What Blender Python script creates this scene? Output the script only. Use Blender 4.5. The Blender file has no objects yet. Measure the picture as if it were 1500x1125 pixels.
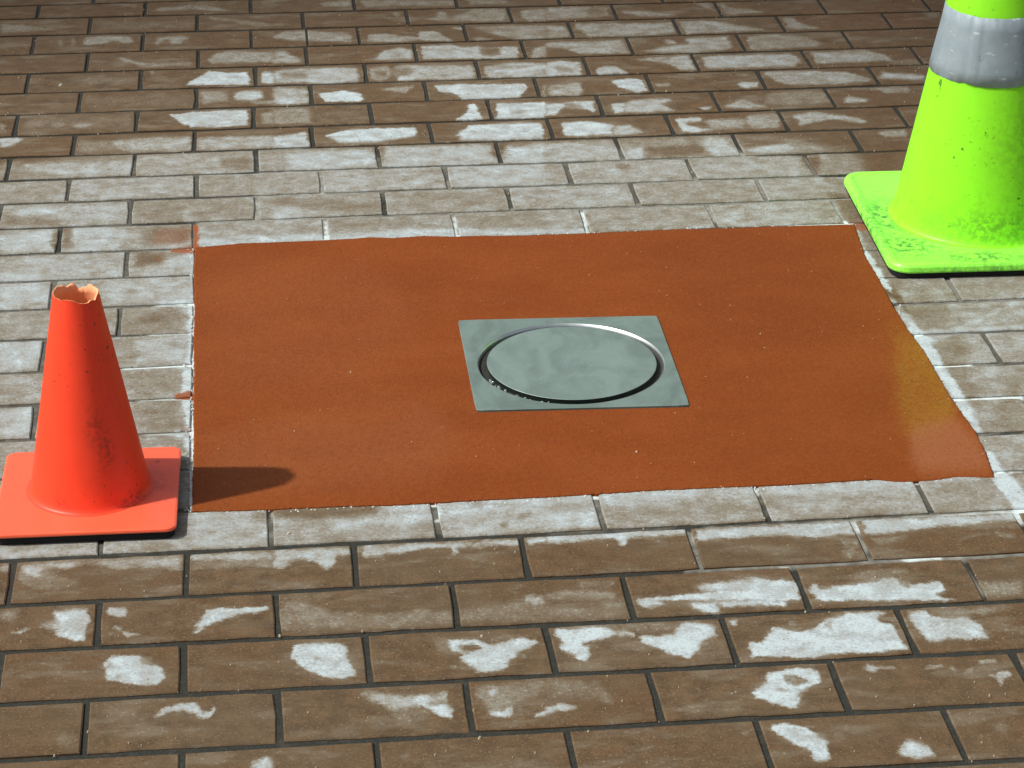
import bpy, bmesh, math, random
import numpy as np
from mathutils import Vector, Matrix

random.seed(7)
rng = np.random.default_rng(7)
scene = bpy.context.scene
COL = scene.collection

FILM = """
0.5,14,-400,-949,-207,-879,113,-856,400,-894,618,-891,866,-873,1058,-905,1160,-1001,1129,-1328,-3,-1310,8,-2190,-279,-2311
0.6,8,-388,-1091,-111,-928,112,-910,326,-920,617,-904,862,-972,1054,-1040,1089,-1204,1086,-1327,3,-1310,3,-1806,-172,-1789,-335,-1682
0.58,6,-339,-1634,3,-1468,8,-2190,14,-2280,-281,-2289
0.6,4,-293,-2157,6,-2187,376,-2186,757,-2181,1059,-2195,1294,-2185,1255,-2300,1076,-2291,807,-2288,453,-2291,108,-2291,-3,-2294,-281,-2294
0.55,6,1068,-1322,1082,-1651,1086,-1913,1065,-2182,1287,-2204,1646,-1163,1089,-1204
0.62,4,1060,-1699,1161,-1633,1344,-1599,1166,-2173,1070,-2183
0.4,4,-393,-117,-356,-126,-283,-156,-275,-169,-353,-179,-388,-181
0.22,4,-388,-39,-337,-44,-335,-62,-387,-55
0.25,4,-299,-60,-255,-64,-254,-85,-298,-78
0.4,4,-203,11,-166,1,-117,-22,-128,-36,-172,-17
0.45,3,-87,-40,-46,-41,-9,-22,35,-43,76,-80,35,-76,-13,-63,-57,-71,-86,-64
0.38,4,21,-111,54,-117,90,-139,152,-168,151,-192,115,-188,64,-148,24,-130
0.25,6,-213,-110,-8,-141,-8,-188,-188,-177
0.38,4,-272,-227,-261,-228,-260,-279,-269,-278
0.4,4,-249,-223,-238,-224,-235,-287,-242,-286
0.55,3,-219,-220,-173,-213,-129,-229,-121,-264,-142,-268,-164,-252,-192,-274,-216,-277,-222,-254
0.5,3,-78,-228,-29,-227,-11,-240,-25,-262,-29,-284,-50,-276,-58,-247,-75,-285,-82,-279
0.38,3,64,-224,82,-226,78,-243,64,-236
0.15,10,-203,-329,-3,-348,-3,-424,-200,-416
0.52,3,-155,-350,-140,-355,-111,-387,-62,-397,-8,-393,-8,-411,-62,-416,-103,-417,-132,-385
0.55,4,35,-340,77,-333,148,-346,147,-411,77,-410,28,-411,20,-394
0.3,9,-238,-465,-177,-460,-105,-467,-104,-519,-219,-508
0.9,1.5,-257,-492,-250,-493,-250,-508,-256,-507
0.6,3,-89,-439,-79,-440,-78,-459,-88,-460
0.92,1.5,25,-448,59,-462,99,-464,100,-534,59,-535,8,-528,-23,-525,-6,-498,8,-478
0.85,2,125,-460,145,-462,144,-533,120,-525
0.22,8,-207,-561,-5,-570,-5,-650,-203,-641
0.42,5,-86,-567,-49,-566,-59,-580,-82,-578
0.5,5,8,-561,59,-561,62,-627,9,-636
0.8,3,72,-577,99,-565,123,-570,126,-613,102,-625,72,-618
0.62,3,99,-630,142,-624,142,-646,102,-640
0.25,10,-316,-669,-110,-669,-108,-756,-311,-745
0.55,3,-258,-713,-239,-715,-231,-732,-254,-732
0.55,3,-219,-726,-196,-714,-183,-725,-195,-742,-218,-737
0.45,6,-301,-699,-275,-702,-274,-721,-300,-718
0.85,1.5,-50,-685,-24,-682,2,-672,95,-673,96,-756,42,-762,-10,-755,-24,-735,-40,-705
0.5,4,118,-691,141,-683,139,-760,120,-749
0.5,4,-350,-694,-336,-715,-337,-743,-346,-742
0.45,4,251,-38,316,-26,313,-75,254,-67
0.42,4,331,-27,529,-46,525,-89,414,-78,339,-84
0.4,4,551,-48,641,-57,634,-87,555,-86
0.4,3,393,-113,411,-115,407,-151,398,-142
0.35,4,152,-162,195,-178,151,-189
0.48,3,452,-167,482,-158,487,-116,507,-124,504,-166,561,-111,628,-115,619,-201,553,-197,480,-185
0.5,3,660,-126,709,-122,699,-206,663,-203,649,-162
0.55,3,150,-244,172,-217,223,-220,302,-241,306,-304,256,-294,206,-284,185,-278,150,-261
0.58,2.5,337,-256,373,-254,401,-268,436,-283,439,-243,468,-243,506,-312,491,-316,435,-302,398,-313,334,-304
0.55,2,506,-226,528,-228,526,-245,512,-240
0.52,3,542,-231,616,-224,696,-229,685,-324,614,-314,601,-298,566,-255
0.5,3,543,-299,590,-305,578,-319,542,-316
0.6,3,148,-340,169,-340,203,-400,202,-417,146,-417
0.5,3,250,-366,267,-368,267,-382,249,-381
0.7,3,307,-416,343,-403,360,-360,397,-339,418,-366,416,-415,370,-422,342,-414
0.72,2.5,436,-339,497,-334,517,-353,546,-350,566,-360,588,-360,624,-361,620,-429,567,-430,434,-417
0.15,4,548,-367,588,-362,587,-404,568,-411,548,-400
0.58,3,643,-409,658,-372,682,-352,672,-434,645,-429
0.74,3,146,-459,187,-451,264,-452,305,-459,308,-538,246,-545,205,-534,144,-535
0.35,5,159,-471,204,-470,210,-503,158,-503
0.55,3,330,-456,368,-451,373,-481,364,-523,342,-541,326,-529
0.25,2,333,-483,363,-482,358,-509,338,-499
0.66,4,379,-450,529,-459,524,-543,452,-541,390,-536,381,-524
0.38,5,375,-460,409,-463,406,-516,371,-518
0.85,2,381,-519,409,-522,408,-537,380,-535
0.7,3,545,-476,599,-454,669,-461,659,-546,549,-540
0.88,2,564,-494,613,-493,667,-477,665,-493,593,-511,564,-508
0.66,3,144,-553,208,-562,208,-651,142,-649
0.85,2,156,-616,200,-608,175,-649,152,-645
0.95,1.5,227,-594,278,-585,304,-605,310,-635,302,-646,239,-644,230,-623
0.6,3,333,-587,381,-571,409,-563,392,-613,359,-595
0.86,2,443,-570,519,-569,617,-578,619,-599,599,-653,558,-654,491,-653,473,-616,450,-608
0.62,3,654,-587,647,-591,639,-662,645,-667
0.48,4,141,-669,208,-670,211,-758,139,-760
0.22,8,214,-681,317,-681,312,-768,211,-763
0.95,1.5,498,-683,513,-680,514,-729,521,-764,500,-768,468,-763,491,-727
0.9,2,552,-683,589,-682,643,-682,633,-765,543,-766
0.6,4,568,-720,599,-718,592,-746,569,-744
0.95,1.5,232,-816,282,-793,321,-792,393,-794,391,-841,230,-825
0.8,2,158,-814,197,-799,198,-822,157,-818
0.92,1.5,464,-839,492,-790,531,-789,620,-790,621,-844,612,-862,460,-848
0.15,1,487,-824,496,-818,501,-831,490,-841
0.52,3,710,-115,770,-116,833,-122,832,-185,775,-192,700,-199
0.3,4,795,-127,829,-126,825,-178,787,-187
0.5,3,856,-145,914,-159,970,-186,952,-202,894,-193,864,-170
0.42,4,1013,-110,1051,-110,1049,-181,1035,-156
0.45,4,1070,-110,1086,-148,1124,-164,1164,-195,1110,-199,1065,-201
0.55,3,696,-232,733,-235,738,-311,687,-312
0.56,3,753,-223,825,-230,917,-235,951,-232,951,-303,890,-314,770,-314,764,-279,751,-266
0.56,3,964,-233,1030,-230,1070,-255,1102,-280,1141,-309,1071,-308,966,-318
0.5,3,1177,-224,1202,-226,1204,-256,1240,-295,1237,-307,1176,-301
0.6,3,683,-340,738,-338,835,-340,838,-422,791,-423,738,-418,721,-389,680,-368
0.55,3,873,-330,915,-340,942,-354,938,-376,917,-374,915,-340,887,-337
0.6,3,860,-413,892,-394,915,-385,961,-372,959,-338,1048,-335,1044,-414,976,-430,902,-425
0.62,3,1084,-338,1136,-334,1182,-342,1219,-391,1214,-414,1156,-416,1075,-423,1081,-373
0.78,2.5,669,-461,691,-452,733,-462,732,-537,688,-538,660,-538
0.45,3,674,-483,708,-492,717,-525,690,-517
0.72,2,759,-513,778,-490,799,-495,821,-535,813,-542,761,-539
0.66,3,836,-461,883,-452,949,-444,952,-531,920,-531,899,-488,865,-474
0.4,3,892,-461,911,-455,908,-473,893,-477
0.68,3,972,-452,1062,-449,1152,-449,1162,-497,1142,-531,1047,-530,970,-527
0.66,3,1192,-451,1206,-450,1189,-527,1185,-516
0.62,3,657,-592,725,-573,714,-654,654,-648
0.88,1.5,778,-578,820,-566,839,-578,840,-641,818,-649,788,-615
0.25,3,780,-625,810,-630,817,-651,763,-648
0.62,3,856,-601,873,-603,891,-599,884,-619,860,-622
0.66,3,1019,-564,1045,-561,1042,-577,1021,-573
0.74,2,1011,-616,1026,-605,1056,-610,1049,-640,1018,-645
0.64,4,1073,-559,1148,-557,1183,-559,1166,-636,1117,-634,1088,-608
0.85,2.5,641,-697,693,-685,731,-686,725,-749,705,-728,678,-701,654,-757,634,-760
0.5,3,673,-690,707,-708,707,-738,675,-725
0.88,2,758,-708,790,-701,778,-754,759,-760
0.72,3,791,-691,860,-683,877,-685,874,-704,848,-717,876,-754,821,-761,778,-754
0.75,2.5,916,-738,943,-736,940,-755,923,-754
0.64,4,959,-742,1007,-702,1046,-751,1037,-760,974,-754
0.55,5,1053,-681,1151,-670,1143,-740,1061,-742
0.92,2,658,-796,709,-794,750,-814,739,-863,686,-868,654,-866
0.74,3,749,-819,779,-817,800,-857,764,-872,739,-865
0.88,2,865,-797,913,-792,913,-811,878,-822,903,-848,932,-857,903,-867,866,-866
0.6,5,914,-806,995,-804,984,-861,918,-859
0.76,3,1001,-790,1055,-789,1044,-857,1011,-858,989,-833
0.66,3,1081,-793,1135,-779,1126,-817,1105,-825,1085,-856,1081,-851,1091,-823
0.3,5,1461,-196,1509,-231,1498,-272,1471,-246
0.62,3,1190,-450,1296,-444,1332,-475,1344,-515,1309,-511,1258,-517,1194,-517
0.45,6,1257,-361,1190,-366,1240,-405,1077,-417,1093,-339,1160,-334
0.6,3,1072,-553,1184,-559,1232,-569,1271,-611,1259,-634,1174,-637,1101,-619
0.66,3,1302,-570,1314,-582,1380,-599,1372,-629,1338,-624,1282,-610
0.4,6,1050,-701,1098,-670,1173,-673,1165,-742,1036,-740
0.48,4,1182,-663,1246,-659,1334,-657,1324,-697,1278,-698,1270,-677
0.66,3,1190,-720,1208,-701,1244,-725,1234,-741,1188,-745
0.66,3,1081,-803,1121,-785,1166,-799,1212,-835,1201,-853,1150,-824,1096,-843,1084,-851,1096,-824
0.66,3,1214,-897,1272,-888,1263,-925,1218,-921
0.55,4,1005,-796,1057,-786,1046,-857,992,-863
0.85,3,-344,-779,-299,-782,-309,-815,-340,-833
0.1,6,-299,-784,-216,-782,-212,-869,-326,-854
0.62,4,-151,-807,-87,-800,-7,-803,-3,-872,-117,-870,-137,-845
0.42,6,-208,-802,-151,-807,-136,-854,-205,-866
0.66,4,3,-808,138,-807,137,-872,7,-873
0.7,4,-296,-919,-256,-910,-187,-921,-109,-910,-108,-976,-191,-977,-269,-956
0.45,5,-335,-898,-298,-892,-302,-927,-311,-965,-330,-968
0.62,6,-97,-894,105,-900,103,-992,-95,-977
0.35,5,41,-925,86,-912,101,-940,97,-987,51,-961
0.56,6,-327,-1002,-217,-1000,-213,-1084,-267,-1082,-321,-1077
0.45,6,-314,-1061,-281,-1056,-270,-1082,-309,-1087
0.64,6,-205,-997,-2,-1004,-1,-1083,-195,-1085
0.74,4,-160,-1064,-111,-1056,-80,-1076,-153,-1085
0.56,6,10,-1000,103,-1005,102,-1093,11,-1089
0.88,3,-293,-1144,-285,-1121,-253,-1120,-190,-1126,-183,-1147,-245,-1145,-289,-1151
0.7,5,-229,-1119,-113,-1110,-110,-1194,-216,-1191
0.38,6,-318,-1126,-295,-1152,-241,-1165,-195,-1193,-312,-1198
0.45,6,-98,-1103,-19,-1106,-18,-1203,-95,-1199
0.5,6,-19,-1102,102,-1106,101,-1191,11,-1202
0.82,3,-310,-1229,-267,-1217,-221,-1218,-223,-1298,-262,-1301,-305,-1293
0.15,3,-225,-1245,-219,-1218,-213,-1306,-222,-1298
0.3,3,-211,-1207,-196,-1213,-189,-1286,-204,-1303
0.8,3,-195,-1213,-130,-1215,-106,-1225,-118,-1300,-176,-1306,-191,-1278
0.35,7,-62,-1214,-3,-1212,-3,-1289,-32,-1301,-75,-1290,-88,-1235
0.68,4,-46,-1292,-3,-1289,-3,-1308,-46,-1307
0.7,5,-290,-1350,-246,-1325,-109,-1324,-106,-1404,-293,-1386
0.22,5,-92,-1325,-46,-1326,-45,-1367,-90,-1384
0.82,3,9,-1275,129,-1275,128,-1302,9,-1305
0.6,5,11,-1213,130,-1217,129,-1264,15,-1253
0.76,3,-45,-1374,-28,-1354,1,-1346,1,-1415,-44,-1410
0.85,4,138,-817,200,-813,201,-878,137,-876
0.1,3,203,-823,222,-825,220,-880,205,-887
0.9,3,232,-826,391,-813,383,-840,330,-863,256,-863
0.12,4,383,-840,460,-848,461,-875,393,-876
0.88,3,469,-820,618,-835,617,-877,468,-871
0.8,5,159,-901,309,-897,316,-943,310,-982,166,-985
0.74,5,331,-890,521,-895,516,-980,385,-989,326,-988
0.3,3,316,-884,331,-890,321,-987,316,-987
0.1,3,518,-890,553,-893,535,-946,528,-985,521,-954
0.82,5,545,-911,617,-900,607,-988,543,-991
0.66,8,222,-986,429,-993,424,-1096,221,-1088
0.76,8,442,-990,606,-993,594,-1099,433,-1092
0.4,6,250,-1133,274,-1143,311,-1130,307,-1195,256,-1190,221,-1170,131,-1137,132,-1105
0.78,4,131,-1170,176,-1158,181,-1206,130,-1221
0.52,8,328,-1107,524,-1109,516,-1191,322,-1196
0.48,6,222,-1210,309,-1211,368,-1225,351,-1254,223,-1265
0.9,3,128,-1290,216,-1284,293,-1287,311,-1274,376,-1276,423,-1285,571,-1291,568,-1314,333,-1297,292,-1303,245,-1309,128,-1306
1,2,379,-1280,423,-1281,424,-1308,380,-1304
0.5,8,435,-1215,580,-1213,572,-1284,433,-1278
0.72,4,617,-900,689,-897,737,-929,737,-974,691,-979,607,-984
0.6,4,677,-892,735,-893,735,-920,687,-911
0.86,3,753,-949,788,-930,778,-978,766,-995,749,-980
0.22,5,789,-934,840,-930,890,-926,900,-959,896,-985,787,-981
0.8,5,895,-917,911,-896,930,-902,950,-968,953,-986,908,-986,893,-963
0.2,5,962,-905,1025,-920,1049,-932,992,-954,963,-951
0.8,3,961,-965,1014,-942,1044,-941,1051,-969,993,-981
0.66,8,652,-1010,846,-1012,845,-1073,646,-1079
0.35,3,727,-1009,747,-1011,743,-1037,725,-1035
0.64,8,870,-1005,1047,-1004,1052,-1084,861,-1091
0.15,4,1049,-996,1086,-1004,1068,-1085,1056,-1084
0.68,8,593,-1108,730,-1108,729,-1195,582,-1197
0.56,8,756,-1102,946,-1108,944,-1200,750,-1201
0.56,8,647,-1212,841,-1222,835,-1294,642,-1298
0.66,6,864,-1233,1036,-1233,1019,-1311,856,-1311
1,2,760,-1308,772,-1307,771,-1318,759,-1319
1,2,811,-1307,838,-1308,837,-1317,810,-1316
0.9,3,571,-1295,642,-1298,640,-1313,569,-1310
0.98,2,953,-1309,972,-1311,969,-1321,951,-1320
0.74,6,-298,-1385,-140,-1401,1,-1407,1,-1429,-140,-1419,-296,-1414
0.72,6,-295,-1428,-212,-1433,-210,-1516,-288,-1522
0.7,6,-139,-1433,1,-1443,2,-1533,-124,-1528
0.98,1.5,-59,-1500,2,-1520,2,-1545,-34,-1540,-56,-1524
0.6,6,-287,-1535,-214,-1539,-216,-1630,-280,-1637
0.45,5,-105,-1543,-14,-1552,-13,-1631,-102,-1639
0.2,5,-79,-1585,-52,-1568,-36,-1580,-68,-1596
0.8,5,-279,-1643,-218,-1646,-221,-1736,-272,-1743
0.5,8,-107,-1648,-19,-1643,-12,-1745,-93,-1743
0.9,2,-90,-1743,4,-1755,4,-1763,-90,-1754
0.95,3,-6,-1593,4,-1574,5,-1758,-10,-1745,-5,-1708
0.6,6,-270,-1762,-219,-1761,-219,-1843,-264,-1850
0.48,8,-90,-1761,-22,-1762,-11,-1829,-77,-1851
0.82,4,-262,-1868,-217,-1866,-217,-1950,-256,-1952
0.4,8,-71,-1869,-21,-1866,-10,-1965,-54,-1961
0.98,2,-9,-1763,4,-1764,6,-2031,-9,-2003,0,-1966,-11,-1875
0.98,2,-32,-1968,-12,-1948,-5,-1977,-12,-1981
0.62,6,-255,-1974,-216,-1972,-229,-1995,-240,-2070,-247,-2069
0.62,4,-234,-2251,-120,-2255,-119,-2281,-187,-2283,-231,-2283
0.66,4,-102,-2255,-6,-2255,-6,-2283,-92,-2286
0.72,4,2,-2189,105,-2196,103,-2284,5,-2279
0.5,4,86,-2197,105,-2196,104,-2218,86,-2216
0.62,2,-230,-2302,-218,-2303,-218,-2321,-229,-2322
0,4,-228,-2324,-217,-2323,-214,-2395,-223,-2397
0,3,-207,-2340,-5,-2342,-3,-2395,-210,-2392
0.62,3,-205,-2304,-141,-2299,-6,-2299,-4,-2338,-28,-2331,-59,-2328,-90,-2327,-122,-2310,-149,-2323,-175,-2321,-201,-2336
0.5,3,-209,-2317,-173,-2321,-138,-2355,-144,-2366,-171,-2361,-202,-2356
0.3,4,-192,-2341,-130,-2343,-129,-2369,-186,-2368
0.75,2,-206,-2315,-176,-2318,-183,-2338,-193,-2330
0.72,2,4,-2300,107,-2299,107,-2322,62,-2324,37,-2317,8,-2319
0.48,3,6,-2323,37,-2319,107,-2326,107,-2344,75,-2341,8,-2339
0,3,5,-2343,106,-2351,105,-2397,5,-2396
0.4,5,-222,-2412,-200,-2410,-198,-2444,-220,-2441
0.82,2,-157,-2418,-118,-2416,-113,-2444,-116,-2464,-176,-2458,-155,-2439
0.78,1.5,-94,-2422,-70,-2423,-69,-2444,-95,-2439
0.4,2,-23,-2459,-11,-2459,-11,-2468,-23,-2467
0.85,1.2,24,-2434,50,-2435,100,-2435,100,-2448,74,-2450,43,-2459,24,-2478,9,-2477,18,-2453
0.6,6,109,-2223,179,-2216,273,-2220,316,-2210,312,-2286,245,-2287,108,-2283
0.22,4,110,-2192,168,-2193,241,-2195,255,-2202,240,-2217,191,-2222,144,-2222,109,-2209
0.85,3,190,-2232,249,-2228,315,-2215,313,-2249,257,-2253,197,-2247
0.98,1.5,242,-2190,293,-2196,319,-2196,318,-2210,259,-2209
0.97,1.5,319,-2196,329,-2197,321,-2254,315,-2256
0.84,6,329,-2194,464,-2195,460,-2234,326,-2231
0.74,6,326,-2231,460,-2234,455,-2277,324,-2283
0.15,2,400,-2258,409,-2259,405,-2272,400,-2274
0.15,2,424,-2238,442,-2235,440,-2244,425,-2250
0,3,106,-2349,169,-2355,182,-2320,207,-2322,205,-2394,105,-2397
0.78,2,108,-2298,205,-2303,206,-2322,186,-2325,183,-2347,171,-2355,161,-2336,139,-2322,120,-2345,107,-2344
0,3,216,-2323,312,-2324,421,-2325,419,-2393,214,-2395
0.78,2,216,-2300,313,-2301,420,-2301,416,-2320,370,-2316,289,-2317,266,-2326,218,-2328
0.7,2,330,-2312,338,-2317,336,-2335,330,-2335
0.55,2,368,-2313,372,-2313,368,-2329,366,-2329
0.35,3,233,-2334,263,-2333,242,-2346,233,-2341
0.8,2,429,-2300,452,-2298,450,-2314,429,-2319
0,4,431,-2322,449,-2323,441,-2391,423,-2394
0.4,3,114,-2424,144,-2427,170,-2451,226,-2465,318,-2464,317,-2495,224,-2498,110,-2487
0.28,4,116,-2407,194,-2410,171,-2430,118,-2424
0,4,193,-2415,313,-2414,315,-2453,270,-2461,196,-2456,170,-2447
0.62,2,270,-2462,296,-2464,296,-2468,270,-2466
0.35,5,327,-2462,435,-2447,428,-2502,324,-2500
0.25,4,340,-2414,360,-2416,359,-2425,340,-2421
0.6,2,411,-2441,435,-2445,433,-2462,411,-2458
0.5,2,365,-2436,373,-2435,369,-2441,364,-2440
0.82,3,465,-2193,529,-2194,527,-2211,522,-2279,454,-2282
0.66,3,462,-2220,518,-2223,524,-2236,460,-2237
0.86,3,539,-2193,633,-2194,742,-2193,742,-2208,679,-2209,629,-2216,580,-2222,537,-2227
0.56,5,539,-2242,629,-2219,702,-2214,742,-2228,736,-2281,534,-2282
0.84,3,752,-2193,828,-2191,823,-2211,774,-2216,750,-2214
0.52,5,746,-2223,780,-2221,818,-2235,808,-2283,746,-2282
0.85,2,453,-2296,593,-2293,630,-2294,632,-2314,590,-2314,553,-2313,550,-2333,542,-2335,541,-2314,497,-2314,450,-2319
0,2,449,-2323,540,-2323,543,-2344,556,-2325,627,-2327,630,-2392,554,-2398,441,-2395
0.8,2,643,-2301,709,-2300,804,-2300,796,-2335,766,-2336,751,-2328,723,-2327,657,-2332,640,-2333
0,2,644,-2338,723,-2330,751,-2330,766,-2346,795,-2339,782,-2402,645,-2398
0.65,2,758,-2328,767,-2336,764,-2350,760,-2340
0.45,2,684,-2342,692,-2341,686,-2349
0.3,2,477,-2412,524,-2417,519,-2438,477,-2434
0.45,3,436,-2435,488,-2435,520,-2447,519,-2464,434,-2456
0.05,3,545,-2424,598,-2407,734,-2411,742,-2430,728,-2440,704,-2426,620,-2435,561,-2438
0.95,1.5,544,-2465,558,-2462,635,-2454,698,-2456,707,-2431,746,-2443,741,-2487,543,-2467
0.85,2,620,-2438,638,-2435,706,-2424,706,-2440,697,-2461,635,-2454,620,-2449
0.9,2,762,-2450,772,-2446,766,-2476,756,-2471
0.62,5,749,-2223,826,-2226,951,-2213,952,-2283,743,-2282
0.8,4,750,-2193,833,-2194,907,-2191,949,-2200,950,-2216,852,-2219,751,-2216
0.95,2,836,-2192,860,-2194,850,-2206,839,-2202
0.55,6,973,-2205,1054,-2203,1058,-2284,960,-2281
0.8,3,980,-2196,1040,-2192,1038,-2201,980,-2206
1,1,1066,-2163,1074,-2164,1076,-2195,1081,-2221,1075,-2236,1072,-2285,1067,-2292,1063,-2284,1066,-2240,1058,-2209,1064,-2194
0.8,2,738,-2303,845,-2294,842,-2335,783,-2338,768,-2332,710,-2326,715,-2301
0.84,2,864,-2294,930,-2295,1062,-2296,1058,-2318,1020,-2319,970,-2326,872,-2338,856,-2336
0.75,2,979,-2327,985,-2327,978,-2353,976,-2343
0,2,710,-2326,839,-2339,847,-2395,743,-2396,697,-2394
0.4,3,809,-2336,847,-2344,827,-2393,813,-2392,825,-2361
0,3,860,-2341,969,-2328,1060,-2328,1058,-2351,1045,-2397,854,-2396
0.45,3,859,-2346,910,-2339,917,-2347,866,-2365
0.45,3,986,-2327,1061,-2323,1058,-2335,991,-2337
0.5,3,1022,-2343,1046,-2360,1039,-2368,1021,-2357
0,3,759,-2418,831,-2412,892,-2411,961,-2411,964,-2500,916,-2478,895,-2463,891,-2449,821,-2455,756,-2444
0.35,2,829,-2421,889,-2422,886,-2435,832,-2448,805,-2445
0.9,1.5,756,-2462,799,-2455,846,-2449,868,-2442,875,-2452,888,-2462,921,-2457,920,-2478,908,-2490,923,-2501,933,-2506,757,-2488
0,2,871,-2452,879,-2452,882,-2464,871,-2465
0.42,5,956,-2464,1026,-2458,1014,-2501,969,-2501
0.9,2,691,-2427,705,-2424,707,-2435,740,-2443,738,-2473,723,-2481,681,-2478
0,2,699,-2408,749,-2410,744,-2437,713,-2431,692,-2420
0.85,1.5,-155,-2454,-149,-2438,-130,-2432,-115,-2433,-116,-2474,-117,-2491,-131,-2491,-142,-2484,-153,-2479
0.5,5,-181,-2443,-149,-2442,-150,-2463,-160,-2464
0.05,2,-197,-2462,-184,-2457,-165,-2459,-162,-2468,-175,-2473,-190,-2473
0.6,1.5,-206,-2463,-184,-2455,-178,-2458,-194,-2467,-205,-2469
0.6,1.5,-93,-2435,-69,-2438,-69,-2442,-93,-2439
0.72,1.5,-88,-2462,-81,-2461,-72,-2475,-53,-2481,-53,-2488,-68,-2490,-72,-2479,-85,-2469
0.85,1.2,5,-2487,15,-2475,24,-2455,30,-2448,70,-2451,50,-2458,37,-2463,22,-2478,13,-2491
0.25,5,65,-2493,86,-2493,84,-2501,67,-2499
0.42,3,-175,-2533,-150,-2528,-125,-2529,-125,-2535,-150,-2536,-173,-2539
0.3,4,-205,-2550,-175,-2535,-184,-2552,-200,-2564,-210,-2565,-211,-2557
0.55,1.5,-151,-2569,-146,-2569,-146,-2573,-150,-2574
0.55,1.5,-140,-2580,-136,-2581,-137,-2586,-139,-2585
0.88,1,-96,-2543,-87,-2532,-79,-2527,-58,-2527,-47,-2542,-41,-2552,-28,-2558,-19,-2582,-29,-2596,-48,-2597,-58,-2593,-75,-2586,-89,-2581,-93,-2557
0.35,2,-91,-2551,-85,-2548,-82,-2554,-89,-2556
0.35,2,-77,-2574,-72,-2573,-71,-2579,-75,-2580
0.22,8,10,-2548,31,-2585,47,-2591,18,-2603,6,-2586
0.25,8,-96,-2629,-43,-2631,-42,-2676,-90,-2685
0.82,1.5,-35,-2662,-22,-2650,-2,-2639,15,-2641,17,-2652,21,-2662,31,-2657,31,-2648,37,-2648,36,-2661,29,-2672,15,-2672,14,-2663,-2,-2654,-14,-2656,-26,-2664
0.3,3,39,-2654,66,-2642,68,-2646,43,-2658
0.85,2,78,-2756,94,-2754,98,-2761,98,-2776,74,-2774
0.3,4,-138,-2680,-117,-2697,-124,-2710,-138,-2714
0.35,5,115,-2469,319,-2476,319,-2497,233,-2497,116,-2498
0.5,2,158,-2483,181,-2484,181,-2489,158,-2487
0.93,1,125,-2525,146,-2523,167,-2527,180,-2527,190,-2542,194,-2574,198,-2598,189,-2603,170,-2601,154,-2593,139,-2580,133,-2576,129,-2564,123,-2549
0.15,1.5,153,-2552,156,-2551,155,-2559,153,-2558
0.25,5,192,-2538,207,-2535,205,-2610,199,-2610,196,-2578
0.3,5,287,-2519,317,-2530,313,-2570,293,-2564,287,-2547
0.88,1.5,308,-2533,338,-2534,358,-2548,378,-2544,396,-2536,413,-2544,407,-2555,388,-2572,376,-2584,372,-2602,346,-2611,334,-2606,328,-2591,319,-2585,322,-2571,335,-2566,312,-2564
0.05,1,321,-2551,333,-2546,343,-2551,341,-2561,329,-2562,322,-2559
0.15,3,222,-2569,292,-2572,294,-2596,248,-2591
0.62,1.5,307,-2593,314,-2592,313,-2598,308,-2599
0.6,1.5,387,-2578,396,-2572,394,-2580,387,-2581
0.68,2.5,195,-2636,216,-2634,245,-2645,265,-2645,286,-2643,299,-2643,295,-2665,270,-2670,253,-2672,234,-2679,223,-2669,211,-2657
0.35,4,230,-2677,276,-2671,276,-2693,249,-2705,229,-2695
0.92,1.2,258,-2661,265,-2647,277,-2652,274,-2667,293,-2668,302,-2681,299,-2699,288,-2694,274,-2674,264,-2667
0.12,1.5,280,-2645,285,-2645,282,-2650
0.12,1.5,272,-2665,278,-2665,276,-2669
0.62,1.5,124,-2702,133,-2701,133,-2710,125,-2709
0.45,1.5,177,-2644,182,-2645,180,-2650,177,-2648
0,7,113,-2632,191,-2636,222,-2673,212,-2716,115,-2717
0.42,5,331,-2634,413,-2631,409,-2661,343,-2700,329,-2657
0.82,1.5,344,-2651,353,-2639,356,-2652,348,-2655
0.9,1.5,340,-2692,356,-2692,364,-2678,369,-2698,359,-2706,345,-2703
0.9,1.5,390,-2702,406,-2695,404,-2708,394,-2708
0.3,2,237,-2761,251,-2762,244,-2776,234,-2771
0.5,1.5,292,-2751,298,-2752,295,-2758,291,-2756
0.3,4,110,-2752,128,-2754,126,-2764,110,-2764
0.6,2,98,-2758,102,-2760,98,-2768
0.35,3,432,-2469,529,-2474,529,-2504,428,-2502
0.55,2,498,-2471,530,-2470,526,-2477,502,-2478
0.93,1.2,543,-2467,574,-2470,575,-2481,554,-2487,544,-2480
0.93,1.2,604,-2477,640,-2477,636,-2506,622,-2502,610,-2493
0.88,1.5,642,-2477,719,-2484,723,-2498,704,-2495,641,-2494
0.95,1,436,-2521,470,-2519,502,-2522,511,-2537,497,-2546,483,-2551,467,-2555,466,-2563,476,-2566,465,-2595,458,-2595,447,-2578,438,-2567,437,-2540
0.75,2,509,-2533,521,-2528,532,-2545,526,-2551,510,-2547
0.95,1,536,-2546,575,-2546,590,-2522,618,-2525,628,-2535,623,-2559,609,-2565,597,-2584,587,-2604,574,-2602,564,-2589,547,-2571,533,-2562
0.35,4,442,-2499,586,-2518,575,-2544,533,-2537,517,-2527
0,1.5,470,-2580,482,-2561,494,-2548,514,-2549,533,-2564,559,-2589,583,-2605,573,-2612,534,-2612,466,-2615
0.22,4,606,-2569,625,-2559,637,-2568,633,-2612,590,-2614
0.85,1.5,645,-2522,659,-2520,651,-2535,645,-2532
0.95,1,663,-2573,678,-2580,691,-2557,700,-2542,706,-2551,726,-2559,750,-2551,736,-2614,693,-2610,664,-2605,652,-2610,662,-2603,661,-2587
0.3,3,414,-2622,455,-2633,475,-2639,485,-2686,482,-2697,449,-2675,407,-2678
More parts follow.
